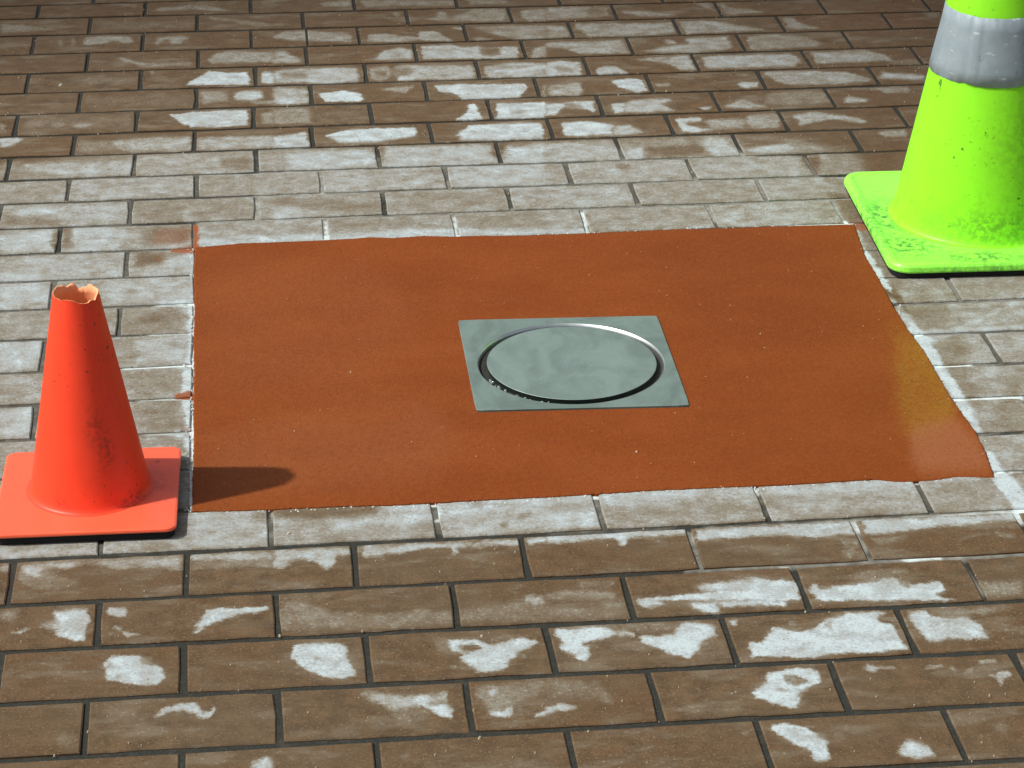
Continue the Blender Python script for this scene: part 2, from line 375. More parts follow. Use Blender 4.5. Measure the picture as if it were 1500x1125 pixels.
0.9,1,406,-2689,420,-2679,443,-2689,442,-2697,426,-2697,418,-2694,404,-2708
0,3,428,-2695,522,-2690,526,-2720,443,-2726,403,-2718
0,5,540,-2630,663,-2633,643,-2694,671,-2720,537,-2725
0.6,1.2,567,-2654,570,-2655,569,-2659,567,-2658
0.6,1.2,583,-2666,587,-2667,586,-2672,582,-2671
0.6,1.2,555,-2672,559,-2673,558,-2677,555,-2677
0.5,1.5,587,-2687,592,-2687,590,-2696,586,-2695
0.6,1.2,593,-2695,598,-2697,596,-2704,593,-2702
0.55,2,611,-2755,625,-2755,624,-2764,613,-2764
0.92,1.5,650,-2751,665,-2748,685,-2754,702,-2770,695,-2802,677,-2789,660,-2772,650,-2761
0.25,4,410,-2693,426,-2695,422,-2709,408,-2708
0.95,1,663,-2573,675,-2578,689,-2563,701,-2542,711,-2551,727,-2560,743,-2554,764,-2531,775,-2530,788,-2521,815,-2520,838,-2520,821,-2541,838,-2555,838,-2580,841,-2607,820,-2609,777,-2610,720,-2613,667,-2606,656,-2610
0.5,2,715,-2533,726,-2532,722,-2544,713,-2543
0.55,2,762,-2537,770,-2536,763,-2556,758,-2558
0.85,1.5,863,-2524,882,-2522,891,-2540,913,-2540,934,-2544,947,-2570,945,-2593,920,-2595,896,-2588,872,-2594,866,-2575,867,-2554,862,-2537
0.45,3,884,-2522,995,-2521,989,-2531,934,-2544,892,-2536
0,3,952,-2567,978,-2561,995,-2567,986,-2595,948,-2591
0.95,1,669,-2643,694,-2634,720,-2633,732,-2642,725,-2668,712,-2678,698,-2688,690,-2718,677,-2716,644,-2694,648,-2672,664,-2664
0.05,1,688,-2651,701,-2652,712,-2661,708,-2668,695,-2670,688,-2661
0.2,1,675,-2675,689,-2679,687,-2682,676,-2679
0.7,1.5,780,-2644,791,-2634,800,-2639,819,-2641,818,-2647,799,-2644,795,-2652,780,-2650
0.6,1.5,846,-2655,855,-2644,874,-2644,875,-2650,857,-2654
0.6,1.5,884,-2647,890,-2652,885,-2661,880,-2658
0.6,1.5,919,-2639,941,-2638,939,-2645,920,-2645
0.5,1.5,863,-2663,872,-2664,871,-2668,862,-2666
0.66,1,885,-2677,892,-2666,905,-2658,913,-2660,910,-2664,902,-2663,892,-2669
0.72,1,918,-2667,931,-2667,945,-2663,952,-2670,947,-2677,935,-2682,929,-2696,928,-2685,926,-2675,919,-2671
0.3,2,828,-2640,837,-2648,833,-2656,826,-2649
0.93,1.5,651,-2751,669,-2747,688,-2762,705,-2778,707,-2796,703,-2824,683,-2823,685,-2804,672,-2789,661,-2775,650,-2763
0.35,5,711,-2760,730,-2759,726,-2787,713,-2782
0.92,2,781,-2812,794,-2794,804,-2795,813,-2807,824,-2829,808,-2828,788,-2827,781,-2821
0.5,2,884,-2758,888,-2758,886,-2763,883,-2762
0.6,1.5,878,-2792,882,-2793,880,-2798,877,-2797
0.35,5,893,-2779,906,-2762,922,-2771,910,-2791,893,-2786
0.3,4,756,-2770,766,-2771,764,-2780,756,-2779
0.3,3,814,-2754,832,-2750,825,-2759,815,-2759
0.95,1.2,-6,-1493,6,-1494,6,-1668,1,-1806,8,-1894,11,-2182,5,-2181,2,-1998,-5,-1935,-2,-1761,-4,-1594
0.85,1.5,-5,-1321,6,-1322,7,-1494,-1,-1494
0.97,1,1058,-1413,1066,-1414,1068,-1464,1070,-1540,1067,-1585,1062,-1571,1062,-1532,1060,-1458
0.97,1,1063,-1711,1072,-1710,1080,-1750,1078,-1797,1079,-1867,1080,-1946,1077,-2021,1076,-2067,1072,-2052,1071,-1999,1068,-1951,1066,-1877,1066,-1808,1063,-1753
1,1,1065,-2139,1074,-2134,1072,-2183,1080,-2213,1077,-2287,1068,-2299,1068,-2249,1060,-2224,1061,-2197
0.8,1.5,1074,-1773,1135,-1731,1188,-1691,1270,-1628,1266,-1643,1186,-1706,1137,-1746,1080,-1793
0.78,1.5,1076,-1740,1124,-1735,1240,-1731,1237,-1741,1120,-1749,1078,-1752
0.78,1.5,1074,-1853,1127,-1856,1124,-1867,1073,-1867
0.78,1.5,1073,-1965,1173,-1959,1170,-1970,1073,-1978
0.8,1.5,1071,-2181,1110,-2175,1106,-2186,1072,-2196
0.42,6,1092,-1775,1139,-1755,1111,-1916,1102,-2002,1069,-1977,1081,-1879
0.4,6,1077,-1650,1143,-1644,1128,-1718,1074,-1725
0.4,7,1105,-1236,1125,-1524,1074,-1599,1076,-1337
0.3,3,1060,-1176,1118,-1191,1088,-1318,1065,-1307
0.45,5,1164,-1921,1210,-1834,1141,-2069,1079,-2084
0.97,1.5,1061,-1413,1072,-1415,1073,-1476,1077,-1541,1071,-1604,1065,-1585,1060,-1540,1056,-1463
0.75,3,1064,-1598,1074,-1650,1079,-1725,1061,-1736,1059,-1661
0.98,1.2,1067,-1704,1078,-1710,1087,-1755,1085,-1810,1085,-1879,1088,-1958,1085,-2026,1081,-2076,1072,-2058,1070,-1982,1071,-1889,1069,-1808,1062,-1748
1,1.2,1068,-2123,1082,-2129,1079,-2184,1089,-2214,1082,-2294,1068,-2299,1062,-2255,1060,-2213
0.8,4,1072,-1328,1080,-1352,1070,-1414,1057,-1413
0.85,3,8,-1283,107,-1275,217,-1280,350,-1273,461,-1281,458,-1309,348,-1304,215,-1308,106,-1309,8,-1317
0.78,5,252,-2174,467,-2173,649,-2172,644,-2202,463,-2208,250,-2211
0.8,6,-296,-1412,-235,-1392,-229,-1497,-289,-1517
0.72,6,-87,-1393,-2,-1387,-1,-1519,-83,-1524
0.74,6,-80,-1660,-5,-1643,-9,-1737,-78,-1730
"""
GROUT = """
0.5,6,1,-1098,484,-1034,1064,-991,1087,-1324,456,-1326,3,-1322
0.38,8,-362,-1379,1,-1218,2,-1305,8,-2209,-285,-2250
0.75,4,-58,-1514,2,-1415,8,-2181,-31,-2177,-73,-1886
0.9,2,-102,-1740,5,-1739,5,-1773,-96,-1763
0.62,5,112,-933,302,-935,282,-1289,3,-1305,2,-1204,97,-1168
0.62,4,2,-1204,309,-1213,844,-1211,1110,-1190,1085,-1332,457,-1321,3,-1310
0.5,4,296,-1039,389,-1048,382,-1135,290,-1157
0.55,4,692,-979,1040,-989,1053,-1099,888,-1096,787,-1205,667,-1163
0.55,3,713,-1001,960,-964,955,-1175,676,-1179
0.62,4,862,-972,971,-972,976,-1006,853,-1021
0.52,3,1062,-1321,1377,-1262,1344,-1599,1283,-1794,1143,-1780,1184,-1923,1161,-2192,1062,-2211,1065,-2182,1070,-1337
0.9,1,1059,-1408,1064,-1598,1084,-1466,1064,-1422
0.9,1,1077,-1844,1129,-1849,1123,-1872,1072,-1869
0.9,1,1074,-1961,1174,-1955,1168,-1974,1072,-1982
0.1,2,1154,-1757,1155,-1810,1215,-1816,1238,-1736,1166,-1734
0.25,2,1079,-2084,1113,-2066,1143,-2061,1138,-2077
0.85,2,300,-2247,333,-2223,337,-2171,1063,-2182,1055,-2210,744,-2198,745,-2217,533,-2221,532,-2196,339,-2196,324,-2249
0.8,2,105,-2191,111,-2192,109,-2228,104,-2227
0.8,3,586,-2337,655,-2291,896,-2288,1135,-2275,1118,-2328,797,-2332,633,-2342
0.55,4,615,-2374,699,-2383,872,-2386,1103,-2380,1092,-2413,609,-2408
0.9,1.5,889,-2388,942,-2386,938,-2402,886,-2401
0.9,1.5,956,-2383,979,-2381,974,-2397,953,-2394
0.8,1.5,731,-2400,744,-2398,741,-2411,729,-2410
0.9,1.5,1052,-2181,1124,-2188,1110,-2354,1069,-2314
0.5,3,633,-2289,653,-2404,634,-2410,623,-2323
0.6,3,840,-2300,860,-2364,845,-2389,829,-2326
0.55,3,960,-2400,973,-2494,953,-2508,949,-2425
0.05,2,877,-1514,880,-1514,875,-1527
0.95,0.8,-7,-1519,6,-1520,8,-1807,7,-1978,10,-2181,2,-2181,0,-1977,-4,-1761,-4,-1594
0.7,0.8,-7,-1332,6,-1333,6,-1520,-4,-1519
0.95,0.8,8,-1283,195,-1275,394,-1280,639,-1289,944,-1289,1079,-1299,1070,-1337,936,-1327,634,-1326,457,-1321,303,-1311,193,-1315,8,-1322
0.9,0.8,110,-2184,251,-2187,429,-2188,647,-2183,830,-2178,1070,-2183,1063,-2209,825,-2203,644,-2202,428,-2205,250,-2205,110,-2201
0.15,3,395,-1268,943,-1292,938,-1318,393,-1291
0.85,1.5,212,-1215,219,-1216,218,-1297,212,-1297
0.85,1.5,425,-1218,432,-1219,427,-1303,420,-1303
0.85,1.5,638,-1215,646,-1216,640,-1310,632,-1309
0.1,1.5,314,-1097,325,-1098,321,-1202,312,-1201
0.1,1.5,523,-1105,531,-1106,528,-1189,520,-1188
0.1,1.5,737,-1091,747,-1092,741,-1185,731,-1184
0.1,1.5,636,-994,647,-995,641,-1098,631,-1097
0.1,1.5,848,-994,858,-995,854,-1073,845,-1073
0.05,1.5,536,-2197,541,-2225,532,-2288,522,-2287
0.9,1.5,1059,-1413,1074,-1415,1074,-1599,1064,-1598
0.95,1.5,1067,-1712,1082,-1713,1080,-2063,1069,-2066
0.95,1.5,1068,-2123,1083,-2125,1078,-2297,1065,-2296
"""
SPILL = """
0.9,1,0,-1208,8,-1212,9,-1335,1,-1336
0.75,2,-34,-1309,0,-1304,1,-1342,-17,-1336,-37,-1331
0.5,3,-57,-1344,-45,-1337,-48,-1367,-59,-1362
0.35,6,-62,-1222,0,-1220,0,-1304,-32,-1301,-69,-1298
0.8,1.5,-24,-1842,-11,-1838,8,-1835,8,-1863,-11,-1858,-21,-1854
0.5,1.5,-5,-1944,6,-1950,6,-1961,-5,-1960
0.6,2,1036,-1310,1105,-1308,1091,-1353,1042,-1337
0.13,3,469,-2308,537,-2315,643,-2308,629,-2393,426,-2381
0.2,3,577,-2396,757,-2399,750,-2430,573,-2421
0.12,8,-457,1,-362,15,-348,-78,-450,-82
0.15,10,207,-130,374,-124,363,-299,203,-283
0.2,14,1208,-110,1510,-115,1436,-401,1231,-338
0.1,5,-157,-645,-107,-650,-104,-751,-165,-745
"""
PATCH_YELLOW = """
0.9,14,1044,-1770,1070,-1761,1071,-1878,1062,-1998,1036,-2048,999,-2024,1005,-1927
0.5,20,1057,-1623,1064,-1724,1069,-1977,994,-2116,958,-2072
"""
PATCH_PALE = """
0.9,12,989,-2044,1058,-2019,1073,-2124,1060,-2191,957,-2187,967,-2113
0.9,2,1019,-2078,1033,-2071,1030,-2095,1017,-2102
0.45,25,12,-1978,153,-1909,327,-1883,392,-2016,324,-2166,13,-2173
0.35,35,3,-1333,300,-1362,364,-1655,229,-1916,7,-1894
0.3,8,211,-1893,280,-1856,302,-1966,226,-1979
0.12,20,449,-1404,614,-1392,553,-1624,430,-1612
0.9,0.8,343,-1982,348,-1978,348,-1989,344,-1991
"""
PATCH_DEEP = """
0.55,40,632,-1338,1070,-1337,1062,-1649,892,-1894,741,-1740,710,-1484
0.35,30,733,-1787,1041,-1817,943,-2170,651,-2160
0.3,15,315,-1472,391,-1453,364,-1655,315,-1626
"""
PITCH = 0.10920
ROW_LINES = {1: [7.9, -12.8], 2: [12.2, -7.4], 3: [10.2, -0.6], 4: [6.1, -0.4], 5: [4.3, 1.6], 6: [1.6, 5.0], 7: [-3.9, 3.6], 8: [-4.0, -0.4], 9: [-7.4, -2.9], 10: [-5.4, -2.1], 11: [-3.0, -0.2], 12: [-2.8, 0.3], 13: [-6.3, -5.5], 14: [-6.4, -6.8], 15: [0.1, 1.0], 16: [-2.2, 0.3], 17: [-1.0, -1.5], 18: [0.8, -2.6], 19: [1.0, -0.1], 20: [-0.7, 0.1], 21: [2.3, 2.0], 22: [0.9, 0.3], 23: [1.3, -3.5], 24: [-0.2, -2.3], 25: [-1.5, -0.7], 26: [-0.7, -0.7]}  # course joint -> (offset mm, slope mm/m at x=0.6)
HEAD_JOINTS = {25: {0.0: -0.5, 1.0: -1.1, 2.0: -1.4, 3.0: -1.4, 4.0: 0.8}, 24: {-0.5: -2.1, 0.5: 0.0, 1.5: 1.5, 2.5: 0.6, 3.5: 1.0, 4.5: 5.8}, 23: {0.0: -1.0, 1.0: -0.8, 2.0: 0.5, 3.0: -0.0, 4.0: 0.3, -1.0: 0.1}, 22: {-0.5: 3.3, 0.5: 2.3, 1.5: 3.6, 2.5: 1.9, 3.5: 3.5, 4.5: 8.0}, 21: {-1.0: -0.7, 0.0: -0.0, 1.0: -4.4, 2.0: -5.6, 3.0: -3.2, 4.0: -2.6}, 20: {-0.5: -1.9, 0.5: -1.2, 1.5: -1.2, 2.5: -2.4, 3.5: -2.1, 4.5: -0.8}, 11: {-1.0: -1.1, 0.0: 2.5, 1.0: 1.9, 2.0: 0.7, 3.0: 0.1, 4.0: -0.1}, 12: {-0.5: 3.1}, 14: {-0.5: -0.5}, 10: {-0.5: 2.3, 0.5: -2.1, 1.5: -3.6, 2.5: -6.5, 3.5: -6.9, 4.5: -2.5}, 9: {-1.0: 2.4, 0.0: 4.4, 1.0: 2.8, 2.0: 3.8, 3.0: 1.3, 4.0: 1.1, 5.0: -1.8}, 8: {-1.5: 0.8, -0.5: 3.3, 0.5: 0.9, 1.5: -0.3, 2.5: -2.1, 3.5: -1.5, 4.5: -3.4}, 7: {-1.0: 0.3, 0.0: -0.5, 1.0: -5.6, 2.0: -6.4, 3.0: -3.7, 4.0: 0.8, 5.0: -3.9, 6.0: 2.1}, 6: {-1.5: -1.1, -0.5: 0.8, 0.5: -0.6, 1.5: -0.7, 2.5: 3.4, 3.5: -5.0, 4.5: -1.3, 5.5: 1.1}, 5: {-1.0: 0.7, 0.0: 1.7, 1.0: 0.7, 2.0: 1.6, 3.0: -2.1, 4.0: -1.5, 5.0: 0.1, 6.0: 4.0}, 4: {-1.5: 4.2, -0.5: 3.1, 0.5: 5.8, 1.5: 1.4, 2.5: 3.4, 3.5: -0.4, 4.5: -0.9, 5.5: 4.2, 6.5: 8.7}, 3: {-1.0: 4.3, 0.0: 3.8, 1.0: -0.6, 2.0: -1.6, 3.0: -3.1, 4.0: -5.5, 5.0: 2.7, 6.0: 3.8}, 2: {-1.5: 0.6, -0.5: 0.7, 0.5: 1.5, 1.5: -1.1, 2.5: -0.7, 3.5: -2.1, 4.5: -0.9, 5.5: -1.7, 6.5: 3.6}, 1: {-1.0: -0.6, 0.0: 0.3, 1.0: -0.4, 2.0: -2.7, 3.0: -6.0, 4.0: -5.0, 5.0: -3.9, 6.0: 0.1, 7.0: 3.7}, 0: {-1.5: -2.6, -0.5: 0.5, 0.5: 2.4, 1.5: 1.0, 2.5: -1.7, 3.5: -2.0}}  # course -> {joint index: offset mm}
PATCH_EDGE = [(3.5, -1315.2), (73.6, -1305.1), (133.6, -1305.3), (193.7, -1305.4), (254.2, -1302.8), (281.8, -1299.7), (320.0, -1306.3), (369.9, -1302.6), (413.6, -1309.7), (457.7, -1311.1), (523.8, -1316.1), (634.9, -1316.8), (713.3, -1315.8), (792.1, -1314.7), (859.0, -1318.3), (938.2, -1317.2), (1033.8, -1320.7), (1075.6, -1321.8), (1067.9, -1399.1), (1062.7, -1454.7), (1063.3, -1544.4), (1060.3, -1645.5), (1062.2, -1735.3), (1067.1, -1805.3), (1066.6, -1881.6), (1066.4, -1972.6), (1072.4, -2068.5), (1069.7, -2133.3), (1064.7, -2174.3), (1061.5, -2202.1), (1014.6, -2194.6), (981.5, -2200.9), (952.7, -2201.9), (926.6, -2199.3), (902.9, -2191.2), (827.1, -2193.3), (781.2, -2194.4), (705.9, -2192.7), (608.9, -2192.5), (536.4, -2194.7), (464.2, -2196.9), (383.9, -2196.4), (321.5, -2197.7), (259.3, -2198.9), (203.9, -2195.2), (109.7, -2195.1), (57.1, -2193.5), (6.0, -2190.3), (5.7, -2100.3), (6.7, -1981.6), (4.8, -1854.8), (5.6, -1765.8), (3.9, -1672.4), (4.6, -1549.8), (2.6, -1419.4)]
FRAME_CORNERS = [(396.9, -1640.4), (696.5, -1653.2), (694.9, -1956.1), (396.1, -1943.1)]
CAM = (1.116933, -0.003482, -0.105345, 0.109753, -5.074382, 1.578754)  # rx, ry, rz, x, y, z
FOCAL = 3705.861

# ------------------------------------------------------------------ camera
cd = bpy.data.cameras.new("camera")
cam = bpy.data.objects.new("camera", cd); COL.objects.link(cam)
cd.sensor_width = 36.0; cd.lens = FOCAL / 1500 * 36.0
cd.clip_start = 0.05; cd.clip_end = 300
cam.rotation_euler = CAM[0:3]; cam.location = CAM[3:6]
scene.camera = cam

# ------------------------------------------------------------------ light
SUN_FROM = Vector((-0.236, -0.030, 0.290)).normalized()
elev = math.asin(SUN_FROM.z); azim = math.atan2(SUN_FROM.x, SUN_FROM.y)
world = bpy.data.worlds.new("World"); scene.world = world; world.use_nodes = True
wn = world.node_tree.nodes; wl = world.node_tree.links
bg = wn["Background"]
sky = wn.new("ShaderNodeTexSky"); sky.sky_type = 'NISHITA'; sky.sun_disc = False
sky.sun_elevation = elev; sky.sun_rotation = azim
sky.air_density = 1.0; sky.dust_density = 3.5; sky.ozone_density = 1.0
hs = wn.new("ShaderNodeHueSaturation"); hs.inputs["Saturation"].default_value = 0.38   # hazy, nearly neutral sky
wl.new(sky.outputs[0], hs.inputs["Color"]); wl.new(hs.outputs[0], bg.inputs[0]); bg.inputs[1].default_value = 0.078
ld = bpy.data.lights.new("sun", 'SUN'); ld.energy = 3.35; ld.angle = math.radians(1.5)
ld.color = (1.0, 0.99, 0.93)
sun = bpy.data.objects.new("sun", ld); COL.objects.link(sun)
sun.rotation_euler = (-SUN_FROM).to_track_quat('-Z', 'Y').to_euler()
scene.view_settings.view_transform = 'Standard'; scene.view_settings.look = 'None'
scene.view_settings.exposure = 0.40; scene.view_settings.gamma = 1.0
scene.view_settings.use_curve_mapping = False

# added unseen blocker up the light's path, shaped to half-shade the back pavement corners
def on_blocker(x, y): return Vector((x, y, 0)) + SUN_FROM*44
rp_ = [(-6, 6), (-6, -.45), (-.9, -.40), (-.35, -.20), (.25, .06), (.75, .02), (1.2, -.30), (1.70, -.92), (2.4, -1.7), (6, -2.3), (6, 6)]
rv = [tuple(on_blocker(x, y)) for x, y in rp_]; rn = len(rv)
me = bpy.data.meshes.new("shade_blocker"); me.from_pydata(rv+[(a, b, c+.25) for a, b, c in rv], [], [tuple(range(rn)), tuple(range(2*rn-1, rn-1, -1))]+[(i, (i+1) % rn, rn+(i+1) % rn, rn+i) for i in range(rn)])
shade_blocker = bpy.data.objects.new("shade_blocker", me); COL.objects.link(shade_blocker); shade_blocker['kind'] = 'structure'
rm = bpy.data.materials.new("shade_blocker_grey"); rm.use_nodes = True; rm.node_tree.nodes["Principled BSDF"].inputs["Base Color"].default_value = (.12, .12, .12, 1); me.materials.append(rm)

# ------------------------------------------------------------------ stain maps (painted in plan, millimetres)
MX0, MX1, MY0, MY1 = -0.50, 1.90, -3.05, 0.25
DX, DY = 0.0015, 0.0020
NX, NY = int((MX1-MX0)/DX), int((MY1-MY0)/DY)

def box_blur(a, n, axis):
    if n < 1: return a
    for _ in range(2):
        p = np.pad(a, [(n+1, n) if i == axis else (0, 0) for i in range(2)], mode='edge')
        c = np.cumsum(p, axis=axis)
        w = 2*n+1
        a = (np.take(c, range(w, c.shape[axis]), axis=axis) - np.take(c, range(0, c.shape[axis]-w), axis=axis)) / w
    return a

def paint(text):
    img = np.zeros((NY, NX), np.float32)
    for line in text.strip().split('\n'):
        w = [float(t) for t in line.split(',')]
        val, blur = w[0], w[1]
        px = (np.array(w[2::2])/1000 - MX0)/DX; py = (np.array(w[3::2])/1000 - MY0)/DY
        bx = int(round(blur*0.0008/DX)); by = int(round(blur*0.0017/DY))
        m = 3
        x0 = max(0, int(px.min())-2*bx-m); x1 = min(NX, int(px.max())+2*bx+m)
        y0 = max(0, int(py.min())-2*by-m); y1 = min(NY, int(py.max())+2*by+m)
        if x1-x0 < 2 or y1-y0 < 2: continue
        yy = np.arange(y0, y1)+.5
        mask = np.zeros((y1-y0, x1-x0), np.float32)
        n = len(px); xs = np.arange(x0, x1)+.5
        par = np.zeros((y1-y0, x1-x0), np.int32)
        for i in range(n):
            ax, ay, cx, cy = px[i], py[i], px[(i+1) % n], py[(i+1) % n]
            if ay == cy: continue
            lo, hi = min(ay, cy), max(ay, cy)
            r = np.where((yy >= lo) & (yy < hi))[0]
            if len(r) == 0: continue
            xc = ax + (yy[r]-ay)*(cx-ax)/(cy-ay)
            par[r] += (xs[None, :] > xc[:, None])
        mask = (par % 2).astype(np.float32)
        mask = box_blur(box_blur(mask, bx, 1), by, 0).astype(np.float32)
        sub = img[y0:y1, x0:x1]
        img[y0:y1, x0:x1] = sub*(1-mask) + val*mask
    return img

def make_map(name, a, b, c):
    im = bpy.data.images.new(name, NX, NY, alpha=False, float_buffer=False)
    im.colorspace_settings.name = 'Non-Color'
    buf = np.ones((NY, NX, 4), np.float32)
    buf[..., 0] = a; buf[..., 1] = b; buf[..., 2] = c
    im.pixels.foreach_set(np.clip(buf, 0, 1).ravel()); im.update(); im.pack()
    return im

film = paint(FILM)
def wide(a, r): return box_blur(box_blur(a, int(r/DX), 1), int(r/DY), 0)
film_map = make_map("residue_map", film, paint(GROUT), paint(SPILL))
halo_map = make_map("residue_halo_map", wide(film, .012), wide(film, .03), film*0)
patch_map = make_map("patch_tone_map", paint(PATCH_YELLOW), paint(PATCH_PALE), paint(PATCH_DEEP))

# ------------------------------------------------------------------ node helpers
class NT:
    def __init__(s, name):
        s.m = bpy.data.materials.new(name); s.m.use_nodes = True
        s.n = s.m.node_tree.nodes; s.l = s.m.node_tree.links
        s.b = s.n["Principled BSDF"]
    def link(s, a, b): s.l.new(a, b)
    def val(s, sock, v):
        if hasattr(v, 'links') or isinstance(v, bpy.types.NodeSocket): s.l.new(v, sock)
        else: sock.default_value = v
    def math(s, op, a, b=0.0, c=None, clamp=False):
        k = s.n.new("ShaderNodeMath"); k.operation = op; k.use_clamp = clamp
        s.val(k.inputs[0], a); s.val(k.inputs[1], b)
        if c is not None: s.val(k.inputs[2], c)
        return k.outputs[0]
    def mix(s, f, a, b, mode='MIX'):
        k = s.n.new("ShaderNodeMix"); k.data_type = 'RGBA'; k.blend_type = mode
        s.val(k.inputs[0], f)
        s.val(k.inputs[6], a if not isinstance(a, tuple) else (*a, 1)); s.val(k.inputs[7], b if not isinstance(b, tuple) else (*b, 1))
        return k.outputs[2]
    def pos(s): return s.n.new("ShaderNodeNewGeometry").outputs["Position"]
    def obj(s): return s.n.new("ShaderNodeTexCoord").outputs["Object"]
    def scale(s, v, sc, off=(0, 0, 0)):
        k = s.n.new("ShaderNodeMapping"); s.link(v, k.inputs[0]); k.inputs["Scale"].default_value = sc; k.inputs["Location"].default_value = off
        return k.outputs[0]
    def noise(s, v, sc, det=3, rough=.55, col=False, dist=0):
        k = s.n.new("ShaderNodeTexNoise"); s.link(v, k.inputs["Vector"]); k.inputs["Scale"].default_value = sc
        k.inputs["Detail"].default_value = det; k.inputs["Roughness"].default_value = rough; k.inputs["Distortion"].default_value = dist
        return k.outputs[1 if col else 0]
    def vor(s, v, sc, out="Distance"):
        k = s.n.new("ShaderNodeTexVoronoi"); s.link(v, k.inputs["Vector"]); k.inputs["Scale"].default_value = sc
        return k.outputs[out]
    def ramp(s, f, stops, interp='LINEAR'):
        k = s.n.new("ShaderNodeValToRGB"); s.link(f, k.inputs[0]); e = k.color_ramp.elements; k.color_ramp.interpolation = interp
        while len(e) < len(stops): e.new(.5)
        for i, (p, c) in enumerate(stops):
            e[i].position = p; e[i].color = (c, c, c, 1) if not isinstance(c, tuple) else (*c, 1)
        return k.outputs[0]
    def step(s, f, a, b):  # smooth 0..1 between a and b
        k = s.n.new("ShaderNodeMapRange"); s.link(f, k.inputs[0]); k.interpolation_type = 'SMOOTHSTEP'
        k.inputs[1].default_value = a; k.inputs[2].default_value = b
        return k.outputs[0]
    def bump(s, h, strength, dist, prev=None):
        k = s.n.new("ShaderNodeBump"); k.inputs["Strength"].default_value = strength; k.inputs["Distance"].default_value = dist
        s.link(h, k.inputs["Height"])
        if prev is not None: s.link(prev, k.inputs["Normal"])
        return k.outputs[0]
    def map_uv(s, pos, warp=0.0, wscale=90):
        if warp:
            nz = s.noise(pos, wscale, 4, .65, col=True)
            a = s.n.new("ShaderNodeVectorMath"); a.operation = 'SUBTRACT'; s.link(nz, a.inputs[0]); a.inputs[1].default_value = (.5, .5, .5)
            b = s.n.new("ShaderNodeVectorMath"); b.operation = 'MULTIPLY_ADD'
            s.link(a.outputs[0], b.inputs[0]); b.inputs[1].default_value = (warp, warp*1.5, 0); s.link(pos, b.inputs[2])
            pos = b.outputs[0]
            nz = s.noise(pos, wscale*.3, 3, .6, col=True)
            a = s.n.new("ShaderNodeVectorMath"); a.operation = 'SUBTRACT'; s.link(nz, a.inputs[0]); a.inputs[1].default_value = (.5, .5, .5)
            b = s.n.new("ShaderNodeVectorMath"); b.operation = 'MULTIPLY_ADD'
            s.link(a.outputs[0], b.inputs[0]); b.inputs[1].default_value = (warp*2.2, warp*2.0, 0); s.link(pos, b.inputs[2])
            pos = b.outputs[0]
        sx, sy = 1/(MX1-MX0), 1/(MY1-MY0)
        return s.scale(pos, (sx, sy, 0), (-MX0*sx, -MY0*sy, 0))
    def tex(s, im, uv):
        k = s.n.new("ShaderNodeTexImage"); k.image = im; k.extension = 'CLIP'; s.link(uv, k.inputs[0])
        sp = s.n.new("ShaderNodeSeparateColor"); s.link(k.outputs[0], sp.inputs[0])
        return sp.outputs
    def rnd(s): return s.n.new("ShaderNodeObjectInfo").outputs["Random"]

# residue colours shared by brick tops and joints
def film_colour(t, pos, amt):
    """amount 0..1 of dried cement film -> colour"""
    stops = [(0.0, (.100, .067, .034)), (.35, (.155, .120, .078)), (.55, (.215, .197, .158)), (.72, (.292, .296, .278)), (.88, (.335, .372, .376)), (1.0, (.43, .495, .51))]
    return t.ramp(amt, stops)

